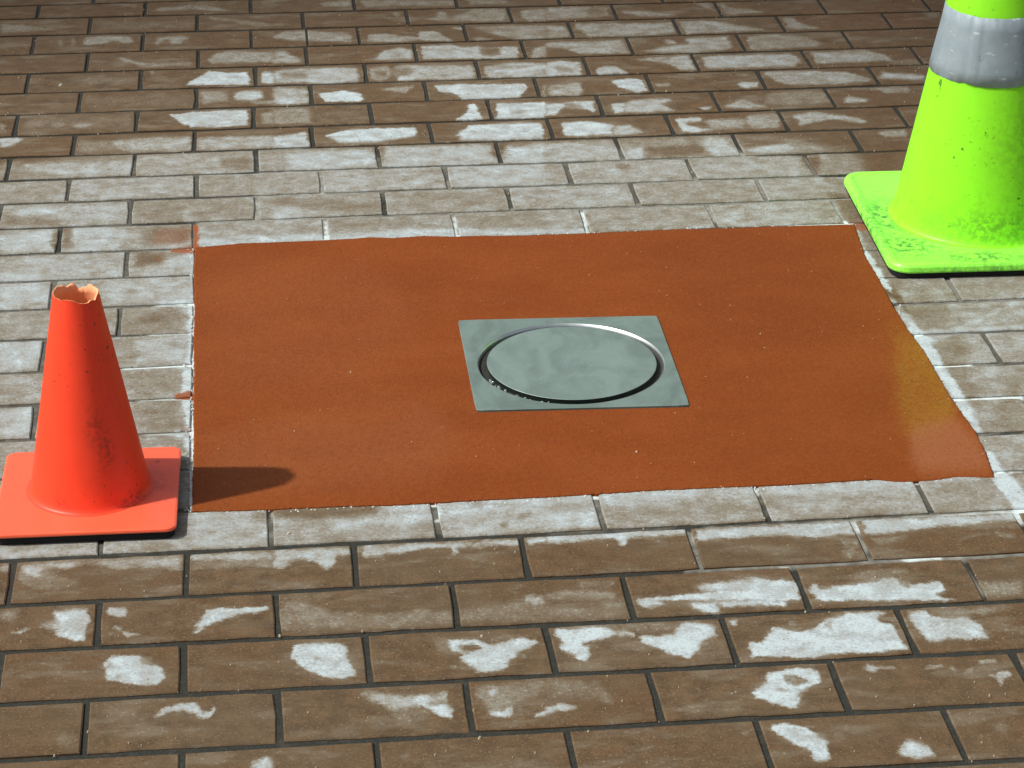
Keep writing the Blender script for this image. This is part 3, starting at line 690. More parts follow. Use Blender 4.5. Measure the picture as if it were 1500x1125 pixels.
def brick_material(far=False):
    t = NT("clay_brick" + ("_far" if far else ""))
    p = t.pos(); uv = t.map_uv(p, .0085, 130)
    ch = t.tex(film_map, uv)
    blotch = t.noise(t.scale(p, (30, 34, 30)), 1.0, 6, .70)
    fine = t.noise(p, 260, 4, .7); med = t.noise(p, 38, 4, .6); big = t.noise(p, 5, 2, .5)
    streak = t.noise(t.scale(p, (14, 95, 14)), 1.0, 5, .65)
    # clay body
    rnd = t.rnd()
    clay = t.mix(t.step(med, .3, .7), (.064, .038, .0170), (.128, .076, .0355))
    clay = t.mix(t.math('MULTIPLY', rnd, .7), clay, (.100, .052, .021))
    clay = t.mix(t.math('MULTIPLY', t.step(t.noise(p, 300, 2, .6), .57, .70), .55), clay, (.23, .17, .10))
    clay = t.mix(t.math('MULTIPLY', t.step(t.noise(p, 240, 2, .6), .57, .70), .6), clay, (.028, .016, .008))
    clay = t.mix(t.math('MULTIPLY', t.step(big, .35, .7), .35), clay, (.105, .078, .046))
    # film amount, broken up at its edge and inside
    f = ch[0]
    edge = t.math('MULTIPLY', t.math('MULTIPLY', f, t.math('SUBTRACT', 1.15, f)), 4)
    nz = t.math('SUBTRACT', t.math('ADD', t.math('MULTIPLY', fine, .6), t.math('MULTIPLY', med, .5)), .55)
    rag = t.math('SUBTRACT', t.noise(p, 140, 4, .75), .5)
    amt = t.math('ADD', f, t.math('MULTIPLY', t.math('MULTIPLY', t.math('ADD', nz, t.math('MULTIPLY', rag, .45)), edge), .80))
    amt = t.math('ADD', amt, t.math('MULTIPLY', t.math('MULTIPLY', t.math('SUBTRACT', streak, .5), t.step(f, .35, .6)), .10))
    amt = t.math('ADD', amt, t.math('MULTIPLY', t.math('MULTIPLY', t.math('SUBTRACT', blotch, .5), t.step(f, .2, .6)), .90))
    hl = t.tex(halo_map, t.map_uv(p, .010, 60))
    hz = t.math('MULTIPLY', t.math('MULTIPLY', hl[0], .85), t.step(t.noise(t.scale(p, (22, 30, 22)), 1.0, 5, .7), .36, .60))
    hz2 = t.math('MULTIPLY', t.math('MULTIPLY', hl[1], 1.0), t.step(t.noise(t.scale(p, (8, 50, 8)), 1.0, 5, .7), .46, .64))
    amt = t.math('MAXIMUM', amt, t.math('MAXIMUM', hz, hz2))
    # faint haze everywhere
    haze = t.math('MULTIPLY', t.step(t.noise(t.scale(p, (9, 22, 9)), 1.0, 5, .6), .44, .68), .32)
    amt = t.math('MAXIMUM', amt, haze)
    amt = t.math('MINIMUM', t.math('MAXIMUM', amt, 0), 1)
    fc = film_colour(t, p, amt)
    cover = t.step(amt, .02, .42)
    col = t.mix(cover, clay, fc)
    # pits and pinholes in the film
    pit = t.math('MULTIPLY', t.step(t.noise(p, 150, 3, .6), .64, .70), t.math('MULTIPLY', cover, .5))
    col = t.mix(pit, col, (.10, .08, .06))
    sp1 = t.step(t.noise(p, 270, 3, .65), .50, .68)
    col = t.mix(t.math('MULTIPLY', sp1, t.math('MULTIPLY', cover, .32)), col, (.13, .115, .09))
    sp2 = t.step(t.noise(p, 190, 3, .65), .55, .72)
    col = t.mix(t.math('MULTIPLY', sp2, t.math('MULTIPLY', cover, .30)), col, (.50, .54, .52))
    # brown clay showing warm through thin film
    warm = t.math('MULTIPLY', t.step(t.noise(t.scale(p, (11, 26, 11)), 1.0, 4, .6), .52, .7), .40)
    col = t.mix(t.math('MULTIPLY', warm, t.math('SUBTRACT', 1, t.step(amt, .75, .92))), col, (.13, .092, .054))
    # orange coating spilt on the bricks
    sp = t.math('MULTIPLY', t.step(t.math('ADD', ch[2], t.math('MULTIPLY', t.math('SUBTRACT', fine, .5), .35)), .08, .9), 1.0)
    col = t.mix(sp, col, (.24, .065, .017))
    t.link(col, t.b.inputs["Base Color"])
    t.link(t.math('SUBTRACT', .86, t.math('MULTIPLY', med, .15)), t.b.inputs["Roughness"])
    t.b.inputs["Specular IOR Level"].default_value = .3
    h = t.bump(t.math('ADD', t.math('MULTIPLY', fine, .5), t.math('MULTIPLY', amt, .8)), .35, .0012)
    h = t.bump(med, .25, .002, h)
    t.link(h, t.b.inputs["Normal"])
    return t.m

def grout_material():
    t = NT("joint_mortar")
    p = t.pos(); ch = t.tex(film_map, t.map_uv(p, .004, 200))
    fine = t.noise(p, 500, 4, .7); med = t.noise(p, 60, 3, .6)
    g = t.mix(t.step(fine, .3, .75), (.006, .0065, .005), (.036, .037, .028))
    g = t.mix(t.math('MULTIPLY', t.step(med, .5, .75), .4), g, (.065, .055, .038))
    hl = t.tex(halo_map, t.map_uv(p, .010, 60))
    base_fill = t.math('MAXIMUM', ch[1], t.math('MULTIPLY', t.step(hl[0], .42, .66), .42))
    a = t.math('ADD', base_fill, t.math('MULTIPLY', t.math('SUBTRACT', med, .5), .45))
    amt = t.step(a, .05, 1.0)
    gc = t.ramp(amt, [(0, (.03, .03, .024)), (.3, (.085, .08, .062)), (.65, (.215, .208, .18)), (.85, (.36, .39, .375)), (1, (.60, .68, .67))])
    col = t.mix(t.step(a, .1, .4), g, gc)
    col = t.mix(t.step(ch[2], .3, .7), col, (.25, .07, .018))
    t.link(col, t.b.inputs["Base Color"]); t.b.inputs["Roughness"].default_value = .95
    t.link(t.bump(fine, .6, .0015), t.b.inputs["Normal"])
    return t.m

def patch_material():
    t = NT("orange_brown_coating")
    p = t.pos(); ch = t.tex(patch_map, t.map_uv(p, .012, 60))
    fine = t.noise(p, 420, 3, .7); med = t.noise(p, 22, 4, .6); mott = t.noise(t.scale(p, (5, 9, 5)), 1.0, 3, .5)
    col = t.mix(t.step(mott, .3, .7), (.188, .0415, .0060), (.215, .052, .0085))
    col = t.mix(t.math('MULTIPLY', t.step(med, .35, .75), .28), col, (.175, .042, .008))
    wash = t.step(t.noise(t.scale(p, (3.2, 7, 3)), 1.0, 5, .6, dist=.8), .50, .74)
    col = t.mix(t.math('MULTIPLY', wash, .13), col, (.27, .085, .028))
    damp = t.step(t.noise(t.scale(p, (4, 6, 3), (3, 1, 0)), 1.0, 4, .6), .52, .72)
    col = t.mix(t.math('MULTIPLY', damp, .22), col, (.150, .034, .006))
    col = t.mix(t.math('MULTIPLY', ch[2], .8), col, (.150, .033, .005))
    col = t.mix(t.math('MULTIPLY', t.step(fine, .55, .8), .30), col, (.28, .09, .026))
    col = t.mix(t.math('MULTIPLY', t.step(t.noise(p, 520, 2, .6), .56, .74), .35), col, (.10, .022, .005))
    y = t.math('MULTIPLY', t.step(t.math('ADD', ch[0], t.math('MULTIPLY', t.math('SUBTRACT', t.noise(p, 160, 4, .7), .5), .8)), .15, .85), .80)
    col = t.mix(y, col, (.25, .135, .014))
    pa = t.math('MULTIPLY', t.step(t.math('ADD', ch[1], t.math('MULTIPLY', t.math('SUBTRACT', t.noise(p, 130, 4, .7), .5), .6)), .1, 1.1), .55)
    col = t.mix(pa, col, (.30, .118, .055))
    gr1 = t.noise(p, 210, 3, .7)
    col = t.mix(t.math('MULTIPLY', t.step(gr1, .52, .70), .42), col, (.115, .024, .005))
    col = t.mix(t.math('MULTIPLY', t.step(gr1, .48, .30), .32), col, (.27, .085, .024))
    # sand-sized pale grains
    v = t.vor(p, 46); g = t.math('MULTIPLY', t.math('LESS_THAN', v, .045), t.step(t.noise(p, 9, 2), .48, .6))
    col = t.mix(t.math('MULTIPLY', g, .6), col, (.70, .45, .28))
    t.link(col, t.b.inputs["Base Color"])
    t.link(t.math('ADD', .50, t.math('MULTIPLY', fine, .25)), t.b.inputs["Roughness"])
    t.b.inputs["Specular IOR Level"].default_value = .12
    h = t.bump(t.math('ADD', fine, gr1), .6, .0012); h = t.bump(med, .15, .003, h)
    t.link(h, t.b.inputs["Normal"])
    return t.m

def steel_material(name, base, rough, metal=.85, smear=True):
    t = NT(name); p = t.pos()
    a = t.noise(t.scale(p, (14, 9, 10)), 1.0, 4, .55, dist=1.2); b = t.noise(p, 55, 4, .6)
    col = t.mix(t.step(a, .35, .68), base, tuple(c*.72 for c in base))
    col = t.mix(t.math('MULTIPLY', t.step(b, .5, .75), .25), col, tuple(min(1, c*1.25) for c in base))
    sp = t.step(t.noise(p, 300, 2, .5), .72, .76)
    col = t.mix(t.math('MULTIPLY', sp, .4), col, (.75, .82, .8))
    t.link(col, t.b.inputs["Base Color"]); t.b.inputs["Metallic"].default_value = metal
    t.link(t.math('ADD', rough-.06, t.math('MULTIPLY', a, .16)), t.b.inputs["Roughness"])
    t.link(t.bump(t.noise(p, 700, 2, .5), .06, .0005), t.b.inputs["Normal"])
    return t.m

def vinyl_material(name, base, dark, rough, speck=.55, spots=None, zdirt=None, sheen=(0, 0, 0)):
    """moulded fluorescent vinyl with dirt specks; spots = scuff marks in object space"""
    t = NT(name); o = t.obj()
    med = t.noise(o, 26, 4, .6); fine = t.noise(o, 330, 3, .6)
    col = t.mix(t.math('MULTIPLY', t.step(med, .4, .75), .35), base, tuple(c*.82 for c in base))
    s1 = t.step(t.noise(o, 95, 2, .45), .68, .73); s2 = t.step(t.noise(o, 210, 2, .5), .66, .72)
    where = t.step(t.noise(o, 11, 2, .5), .42, .60)
    d = t.math('MULTIPLY', t.math('MAXIMUM', t.math('MULTIPLY', s1, 1.0), t.math('MULTIPLY', s2, .6)), t.math('MULTIPLY', where, speck))
    if zdirt:
        sep = t.n.new("ShaderNodeSeparateXYZ"); t.link(o, sep.inputs[0])
        low = t.math('SUBTRACT', 1, t.step(sep.outputs[2], zdirt[0], zdirt[1]))
        gr = t.math('MULTIPLY', t.step(t.noise(t.scale(o, (1, 1, .55)), 60, 4, .65), .52, .68), low)
        d = t.math('MAXIMUM', d, t.math('MULTIPLY', gr, zdirt[2]))
    for (c, r, st, sc) in (spots or []):
        k = t.n.new("ShaderNodeVectorMath"); k.operation = 'SUBTRACT'; t.link(o, k.inputs[0]); k.inputs[1].default_value = c
        m = t.scale(k.outputs[0], tuple(1/a for a in r))
        ln = t.n.new("ShaderNodeVectorMath"); ln.operation = 'LENGTH'; t.link(m, ln.inputs[0])
        g = t.math('SUBTRACT', 1, t.step(ln.outputs["Value"], .0, 1.0))
        g = t.math('MULTIPLY', g, t.step(t.noise(o, sc, 4, .65), .38, .62))
        d = t.math('MAXIMUM', d, t.math('MULTIPLY', g, st))
    col = t.mix(d, col, dark)
    t.link(col, t.b.inputs["Base Color"])
    t.link(t.math('ADD', rough, t.math('MULTIPLY', d, .3)), t.b.inputs["Roughness"])
    t.b.inputs["Specular IOR Level"].default_value = .4
    t.b.inputs["Subsurface Weight"].default_value = .35; t.b.inputs["Subsurface Radius"].default_value = (1, .6, .3); t.b.inputs["Subsurface Scale"].default_value = .030
    t.link(t.bump(med, .12, .002, t.bump(fine, .08, .0004)), t.b.inputs["Normal"])
    return t.m

def plain(name, col, rough, spec=.3, nscale=120, var=.3):
    t = NT(name); o = t.obj()
    c = t.mix(t.math('MULTIPLY', t.noise(o, nscale, 4, .6), var), col, tuple(min(1, x*2.2+.02) for x in col))
    t.link(c, t.b.inputs["Base Color"]); t.b.inputs["Roughness"].default_value = rough
    t.b.inputs["Specular IOR Level"].default_value = spec
    t.link(t.bump(t.noise(o, nscale*3, 3, .6), .2, .0008), t.b.inputs["Normal"])
    return t.m

M_brick = brick_material(); M_grout = grout_material(); M_patch = patch_material()

# ------------------------------------------------------------------ object helpers
def link_mesh(name, verts, faces, mat, parent=None, smooth=False, loc=None):
    me = bpy.data.meshes.new(name); me.from_pydata(verts, [], faces); me.update()
    if smooth:
        for poly in me.polygons: poly.use_smooth = True
    me.materials.append(mat)
    o = bpy.data.objects.new(name, me); COL.objects.link(o)
    if parent is not None: o.parent = parent
    if loc is not None: o.location = loc
    return o

def tag(o, label=None, cat=None, group=None, kind=None):
    if label: o['label'] = label
    if cat: o['category'] = cat
    if group: o['group'] = group
    if kind: o['kind'] = kind
    return o

def thing(name, label, cat, loc, rz=0, group=None):
    e = bpy.data.objects.new(name, None); COL.objects.link(e); e.empty_display_size = .1
    e.location = loc; e.rotation_euler = (0, 0, rz)
    return tag(e, label, cat, group)

# ------------------------------------------------------------------ pavement: mortar sheet and individual bricks
GZ = -0.0030
S = 40.0
# mortar sheet: fine where the bricks are, one big sheet to the horizon
link = link_mesh("pavement", [(-S, -S, GZ), (S, -S, GZ), (S, S, GZ), (-S, S, GZ)], [(0, 1, 2, 3)], M_grout)
pavement = tag(link, kind='structure')

BL = 0.2127
def row_y(v, x):
    a, b = ROW_LINES.get(v, ROW_LINES.get(0 if v < 1 else 26, (0, 0))) if v in ROW_LINES else (0, 0)
    return -v*PITCH + (a + b*(max(-.5, min(1.8, x))-.6))/1000
def head_x(r, u):
    js = HEAD_JOINTS.get(r)
    if js is None or u not in js:
        if js:
            near = sorted(js, key=lambda k: abs(k-u))[0]
            if abs(near-u) < 2.1: return u*BL + js[near]/1000*.6
        return u*BL
    return u*BL + js[u]/1000

from bpy_extras.object_utils import world_to_camera_view
bpy.context.view_layer.update()
def in_frame(pts, m=0.02):
    c = [world_to_camera_view(scene, cam, Vector(p)) for p in pts]
    xs = [a.x for a in c]; ys = [a.y for a in c]
    return max(xs) > -m and min(xs) < 1+m and max(ys) > -m and min(ys) < 1+m

def brick_mesh(tl, tr, br, bl, jh, jv, detailed=True):
    """four joint crossings -> one brick with worn, slightly uneven edges; returns verts (relative), faces, centre"""
    r = random.Random(int((tl[0]*1000)*7919 + tl[1]*104729))
    cx = sum(p[0] for p in (tl, tr, br, bl))/4; cy = sum(p[1] for p in (tl, tr, br, bl))/4
    tl = (tl[0]+jv/2, tl[1]-jh/2); tr = (tr[0]-jv/2, tr[1]-jh/2); br = (br[0]-jv/2, br[1]+jh/2); bl = (bl[0]+jv/2, bl[1]+jh/2)
    ring = []
    def seg(a, b, n, j):
        for i in range(n):
            f = i/n
            x = a[0]+(b[0]-a[0])*f; y = a[1]+(b[1]-a[1])*f
            ring.append((x+r.uniform(-j, j), y+r.uniform(-j, j)))
    if detailed:
        seg(bl, br, 7, .0012); seg(br, tr, 2, .0010); seg(tr, tl, 7, .0012); seg(tl, bl, 2, .0010)
        for ci, (sx_, sy_) in zip((0, 7, 9, 16), ((1, 1), (-1, 1), (-1, -1), (1, -1))):
            c_ = min(.0016, abs(r.gauss(0, .0008)))
            ring[ci] = (ring[ci][0]+sx_*c_, ring[ci][1]+sy_*c_*.8)
        if r.random() < .25:
            ci = r.choice((2, 3, 4, 5, 11, 12, 13, 14)); d_ = r.uniform(.001, .0022)
            ring[ci] = (ring[ci][0], ring[ci][1]+(d_ if ci < 8 else -d_))
    else:
        ring = [bl, br, tr, tl]
    n = len(ring)
    dz = r.uniform(-.0005, .0004); tx = r.uniform(-.005, .005); ty = r.uniform(-.009, .009)
    vs = []
    for k, (inset, z) in enumerate(((0.0, -.02), (0.0, -.0014), (.0016, 0.0))):
        for (x, y) in ring:
            dx, dy = x-cx, y-cy; d = math.hypot(dx, dy)
            sx = 1-inset/max(abs(br[0]-bl[0])/2, .01); sy = 1-inset/max(abs(tl[1]-bl[1])/2, .01)
            zz = z + (dz + dx*tx + dy*ty if k else 0)
            vs.append((dx*sx, dy*sy, zz))
    fs = [tuple(range(2*n, 3*n))]
    for k in range(2):
        for i in range(n):
            j = (i+1) % n
            fs.append((k*n+i, k*n+j, (k+1)*n+j, (k+1)*n+i))
    return vs, fs, (cx, cy)

patch_x0, patch_x1 = 0.0, 5*BL
count = 0
far_v, far_f = [], []
for r in range(-40, 62):
    for n in range(-26, 34):
        u0 = n + (-.5 if r % 2 == 0 else 0.0); u1 = u0+1
        splits = [(u0, u1)]
        if 12 <= r < 20:
            if u0 >= -.01 and u1 <= 5.01: continue
            if u0 < 0 < u1: splits = [(u0, 0.0)]
            elif u0 < 5 < u1: splits = [(5.0, u1)]
        if r == 2 and abs(u0-.5) < .01: splits = [(u0, 1.0), (1.0, u1)]
        for (a, b) in splits:
            xa, xb = head_x(r, a), head_x(r, b)
            if 12 <= r < 20 and a == 5.0: xa = 5*BL-.006
            if 12 <= r < 20 and b == 0.0: xb = .006
            if r == 2 and b == 1.0: xb = head_x(r, .5)+.109
            if r == 2 and a == 1.0: xa = head_x(r, .5)+.109
            tl = (xa, row_y(r, xa)); tr = (xb, row_y(r, xb)); bl_ = (xa, row_y(r+1, xa)); br_ = (xb, row_y(r+1, xb))
            jh, jv = .0102, .0070
            if r == 2 and (a == 1.0 or b == 1.0): jv = .004
            seen = in_frame([(*p, 0) for p in (tl, tr, br_, bl_)], 0.03)
            vs, fs, c = brick_mesh(tl, tr, br_, bl_, jh, jv, seen)
            if seen:
                link_mesh("brick", vs, fs, M_brick, pavement, loc=(c[0], c[1], 0)); count += 1
            else:
                k = len(far_v); far_v += [(v[0]+c[0], v[1]+c[1], v[2]) for v in vs]; far_f += [tuple(i+k for i in f) for f in fs]
print("bricks in view", count)
far = link_mesh("bricks_beyond", far_v, far_f, M_brick, pavement)
far['kind'] = 'stuff'

# ------------------------------------------------------------------ coated patch
def ragged(poly, step, amp, seed):
    r = random.Random(seed); out = []
    n = len(poly)
    for i in range(n):
        a, b = poly[i], poly[(i+1) % n]
        d = math.hypot(b[0]-a[0], b[1]-a[1]); m = max(1, int(d/step))
        for k in range(m):
            f = k/m
            out.append((a[0]+(b[0]-a[0])*f+r.gauss(0, amp), a[1]+(b[1]-a[1])*f+r.gauss(0, amp)))
    return out
edge = [(x/1000, y/1000) for x, y in PATCH_EDGE]
edge = ragged(edge, .004, .0004, 3)
area = sum(edge[i][0]*edge[(i+1) % len(edge)][1]-edge[(i+1) % len(edge)][0]*edge[i][1] for i in range(len(edge)))
if area < 0: edge = edge[::-1]
n = len(edge)
cxp, cyp = .53, -1.76
from mathutils.geometry import tessellate_polygon
hole = [(.399, -1.648), (.399, -1.945), (.694, -1.958), (.696, -1.660)]   # opening under the steel frame
top = [(x+(cxp-x)*.0036, y+(cyp-y)*.0036, .0020) for x, y in edge]
pv = [(x, y, -.02) for x, y in edge] + [(x, y, .0009) for x, y in edge] + top + [(x, y, .0020) for x, y in hole] + [(x, y, -.02) for x, y in hole]
pf = [tuple(t) if True else t for t in ([i+2*n for i in tri] for tri in tessellate_polygon([[Vector(p) for p in top], [Vector((x, y, .002)) for x, y in hole]]))]
for k in range(2):
    pf += [(k*n+i, k*n+(i+1) % n, (k+1)*n+(i+1) % n, (k+1)*n+i) for i in range(n)]
hb = 3*n
pf += [(hb+i, hb+(i+1) % 4, hb+4+(i+1) % 4, hb+4+i) for i in range(4)]
patch = link_mesh("ground_patch", pv, pf, M_patch)
tag(patch, kind='structure')

# crumbs of white filler standing along the edge of the patch
M_filler = plain("white_filler", (.58, .66, .65), .9, .2, 200, .25)
bm = bmesh.new()
rr = random.Random(11)
def crumb(x, y, s, flat=.35):
    vs = []
    for k in range(2):
        for i in range(6):
            a = i*math.pi/3+rr.uniform(-.3, .3); q_ = s*(1.0 if k == 0 else .55)*rr.uniform(.7, 1.2)
            vs.append(bm.verts.new((x+q_*math.cos(a)*1.3, y+q_*math.sin(a), (0 if k == 0 else s*flat)*rr.uniform(.7, 1.1)-.0004 + (.0006 if k else -.001))))
    bm.faces.new(vs[6:])
    for i in range(6): bm.faces.new((vs[i], vs[(i+1) % 6], vs[6+(i+1) % 6], vs[6+i]))
E0 = [(x/1000, y/1000) for x, y in PATCH_EDGE]
for i in range(len(E0)):
    a, b = E0[i], E0[(i+1) % len(E0)]
    d = math.hypot(b[0]-a[0], b[1]-a[1])
    right = a[0] > 1.02 and b[0] > 1.02; left = a[0] < .02 and b[0] < .02
    dens = 90 if right else (150 if left else 110)
    for k in range(int(d*dens)):
        f = rr.random(); x = a[0]+(b[0]-a[0])*f; y = a[1]+(b[1]-a[1])*f
        ox, oy = 0, 0
        if right: ox = abs(rr.gauss(0, .003))+.001
        elif left: ox = -abs(rr.gauss(0, .005))-.001
        elif y > -1.6: oy = abs(rr.gauss(0, .003))+.001
        else: oy = -abs(rr.gauss(0, .003))-.001
        crumb(x+ox, y+oy, rr.uniform(.0005, .0016))
me = bpy.data.meshes.new("filler_crumbs"); bm.to_mesh(me); bm.free(); me.materials.append(M_filler)
fo = bpy.data.objects.new("filler_crumbs", me); COL.objects.link(fo)
tag(fo, "crumbs of white filler scattered along the edges of the orange brown patch", "debris", kind='stuff')

# loose sand and mortar grains lying about on the bricks and the patch
bm = bmesh.new(); rr = random.Random(21)
for k in range(1500):
    x = rr.uniform(-.45, 1.7); y = rr.uniform(-2.95, .1)
    if -.245 < x < 0 and -2.27 < y < -2.02: continue
    if x > 1.07 and -1.57 < y < -1.12: continue
    if .38 < x < .71 and -1.97 < y < -1.62: continue
    if 0 < x < 1.07 and -2.19 < y < -1.31 and rr.random() < .75: continue
    n0 = len(bm.verts)
    crumb(x, y, rr.uniform(.0004, .0011) * (1.7 if rr.random() < .04 else 1), .8)
    bm.verts.ensure_lookup_table()
    for q_ in range(n0, len(bm.verts)): bm.verts[q_].co.z += .0006 if not (0 < x < 1.07 and -2.19 < y < -1.31) else .0022
me = bpy.data.meshes.new("sand_grains"); bm.to_mesh(me); bm.free()
me.materials.append(plain("sand", (.30, .25, .18), .9, .2, 40, .9))
so = bpy.data.objects.new("sand_grains", me); COL.objects.link(so)
tag(so, "loose grains of sand and mortar scattered over the brick paving", "sand", kind='stuff')

# ------------------------------------------------------------------ steel drain cover
M_steel = steel_material("matt_stainless", (.235, .315, .28), .50, .5)
M_rim = steel_material("polished_rim", (.80, .86, .83), .34, 1.0)
M_lid = steel_material("brushed_lid", (.255, .34, .305), .52, .5)
M_dark = plain("gap_shade_black", (.010, .014, .013), .5)  # black puts the gap's shade into the colour of its floor and lid side
fc = [(x/1000, y/1000) for x, y in FRAME_CORNERS]
ccx = sum(p[0] for p in fc)/4; ccy = sum(p[1] for p in fc)/4
HC = (.5466-ccx, -1.8032-ccy)       # hole centre relative to the frame
drain = thing("drain_cover", "round steel drain cover in a square steel frame set in the orange brown patch", "drain cover", (ccx, ccy, 0))
R_HOLE = .1335
def frame_ring(nseg=96):
    cr = [(p[0]-ccx, p[1]-ccy) for p in fc]
    rad = .006
    outer = []
    for s in range(nseg):
        a = 2*math.pi*s/nseg + math.pi/nseg*0
        dx, dy = math.cos(a), math.sin(a)
        best = 9
        for i in range(4):
            (x1, y1), (x2, y2) = cr[i], cr[(i+1) % 4]
            ex, ey = x2-x1, y2-y1
            den = dx*ey-dy*ex
            if abs(den) < 1e-9: continue
            t_ = ((x1-HC[0])*ey-(y1-HC[1])*ex)/den
            w_ = ((x1-HC[0])*dy-(y1-HC[1])*dx)/den
            if t_ > 0 and -1e-6 <= w_ <= 1+1e-6: best = min(best, t_)
        outer.append((HC[0]+dx*best, HC[1]+dy*best))
    # put exact corners on the nearest directions
    for c in cr:
        i = min(range(nseg), key=lambda k: math.hypot(outer[k][0]-c[0], outer[k][1]-c[1]))
        outer[i] = (c[0]*.992+0, c[1]*.992)
    return outer
outer = frame_ring(); ns = len(outer)
ZT = .0045
rings = [[(x, y, -.004) for x, y in outer], [(x, y, ZT-.0006) for x, y in outer],
         [(x*.996, y*.996, ZT) for x, y in outer]]
def circ(r, z, m=ns): return [(HC[0]+r*math.cos(2*math.pi*k/m), HC[1]+r*math.sin(2*math.pi*k/m), z) for k in range(m)]
rings.append(circ(R_HOLE+.0025, ZT))
def loft(rings, close_last=False):
    v = [p for rg in rings for p in rg]; m = len(rings[0]); f = []
    for k in range(len(rings)-1):
        for i in range(m):
            j = (i+1) % m
            f.append((k*m+i, k*m+j, (k+1)*m+j, (k+1)*m+i))
    if close_last: f.append(tuple(range((len(rings)-1)*m, len(rings)*m)))
    return v, f
v, f = loft(rings); link_mesh("frame", v, f, M_steel, drain)
v, f = loft([circ(R_HOLE+.0025, ZT), circ(R_HOLE+.0018, ZT-.0003), circ(R_HOLE-.0005, ZT-.0040), circ(R_HOLE-.0022, ZT-.0125)])
link_mesh("rim", v, f, M_rim, drain, smooth=True)
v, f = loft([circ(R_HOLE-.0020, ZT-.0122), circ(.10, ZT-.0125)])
link_mesh("gap_floor", v, f, M_dark, drain)
LC = (.0012, -.0005)
def lring(r, z): return [(x+LC[0], y+LC[1], zz) for x, y, zz in circ(r, z)]
v, f = loft([lring(.1226, ZT+.0004), lring(.1222, ZT+.0008), lring(.1212, ZT+.0009)], True)
lid = link_mesh("lid", v, f, M_lid, drain)
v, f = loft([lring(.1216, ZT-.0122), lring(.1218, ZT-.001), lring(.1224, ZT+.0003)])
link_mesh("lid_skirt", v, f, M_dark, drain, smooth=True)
# debris caught in the front left of the gap
bmc = bmesh.new(); bm = bmc
for k in range(26):
    a = math.radians(rr.uniform(196, 250)); rad_ = rr.uniform(.1245, .131)
    crumb(HC[0]+rad_*math.cos(a), HC[1]+rad_*math.sin(a), rr.uniform(.0008, .002), .9)
for vtx in bm.verts: vtx.co.z += -.001
me = bpy.data.meshes.new("gap_debris"); bm.to_mesh(me); bm.free()
me.materials.append(plain("wet_grit", (.25, .32, .3), .25, .6))
gd = bpy.data.objects.new("gap_debris", me); COL.objects.link(gd); gd.parent = drain; gd['kind'] = 'stuff'

# ------------------------------------------------------------------ traffic cones
def rounded_square(hx, hy, rad, n=8):
    pts = []
    for (sx, sy, a0) in ((1, 1, 0), (-1, 1, 90), (-1, -1, 180), (1, -1, 270)):
        for k in range(n+1):
            a = math.radians(a0+90*k/n)
            pts.append((sx*(hx-rad)+rad*math.cos(a), sy*(hy-rad)+rad*math.sin(a)))
    return pts

def slab(layers):
    """layers: (inset, z, hx, hy, rad) from the bottom up, closed top and bottom"""
    rgs = []
    for (ins, z, hx, hy, rad) in layers:
        rgs.append([(x, y, z) for x, y in rounded_square(hx-ins, hy-ins, max(rad-ins, .002))])
    v, f = loft(rgs, True); m = len(rgs[0]); f.append(tuple(range(m-1, -1, -1)))
    return v, f

def lathe(profile, m=128, top_fn=None):
    rgs = [[(r*math.cos(2*math.pi*k/m), r*math.sin(2*math.pi*k/m), z) for k in range(m)] for r, z in profile]
    return loft(rgs)

# --- small orange cone
M_or_body = vinyl_material("orange_vinyl_cone", (1.0, .070, .024), (.17, .022, .014), .42, 1.0,
    spots=[((.018, -.058, .135), (.022, .03, .050), .62, 120), ((.030, -.050, .10), (.018, .03, .05), .5, 160), ((-.03, -.06, .03), (.02, .03, .018), .55, 120), ((.055, -.04, .02), (.03, .05, .02), .7, 110)])
M_or_base = vinyl_material("orange_vinyl_base", (1.0, .125, .058), (.36, .06, .04), .36, .5,
    spots=[((.09, .01, .005), (.035, .07, .03), .55, 90)])
M_or_in = plain("pale_cone_inside", (.85, .34, .17), .7, .2, 60, .2)
M_rubber = plain("black_rubber", (.008, .008, .009), .75, .2)
OC = (-.1262, -2.146)
cone1 = thing("traffic_cone", "small orange traffic cone with a ragged open top beside the orange brown patch", "traffic cone", (*OC, 0), math.radians(-1.0))
h1 = .1155
v, f = slab([(.006, 0, h1, h1*.985, .014), (.003, .002, h1, h1*.985, .014), (.003, .0115, h1, h1*.985, .014)])
link_mesh("rubber_foot", v, f, M_rubber, cone1)
v, f = slab([(.0005, .0118, h1, h1*.985, .014), (0, .0135, h1, h1*.985, .014), (.0006, .0158, h1, h1*.985, .014), (.003, .0168, h1, h1*.985, .014), (.012, .0170, h1, h1*.985, .014)])
link_mesh("base", v, f, M_or_base, cone1)
r0, rt, zb, zt = .0765, .0285, .0171, .2925
prof = [(r0+.006, zb), (r0+.0032, zb+.0007), (r0+.0012, zb+.0025), (r0-.0005, zb+.008)]
N = 22
for k in range(1, N+1):
    z = zb+.008+(zt-zb-.008)*k/N
    prof.append((r0-.0005+(rt-r0+.0005)*k/N, z))
v, f = lathe(prof, 144)
off = Vector((.0015, .008, 0))
rj = random.Random(5)
mth = 144
def jag(k):
    a = 2*math.pi*k/mth; d = math.degrees(a) % 360
    j = .0014*math.sin(3*a+.6)+.0007*math.sin(7*a+1.1)+.0004*math.sin(15*a)
    # notches of the torn lip, seen at the back and front right
    for (c, w, dep) in ((84, 10, .0055), (68, 7, .003), (118, 8, .0035), (298, 30, .0045), (330, 8, .002), (180, 18, -.002), (20, 25, .002)):
        dd = (d-c+180) % 360-180
        j -= dep*math.exp(-(dd/w)**2)
    return j
J1 = [jag(k)+rj.uniform(-.0005, .0005) for k in range(mth)]
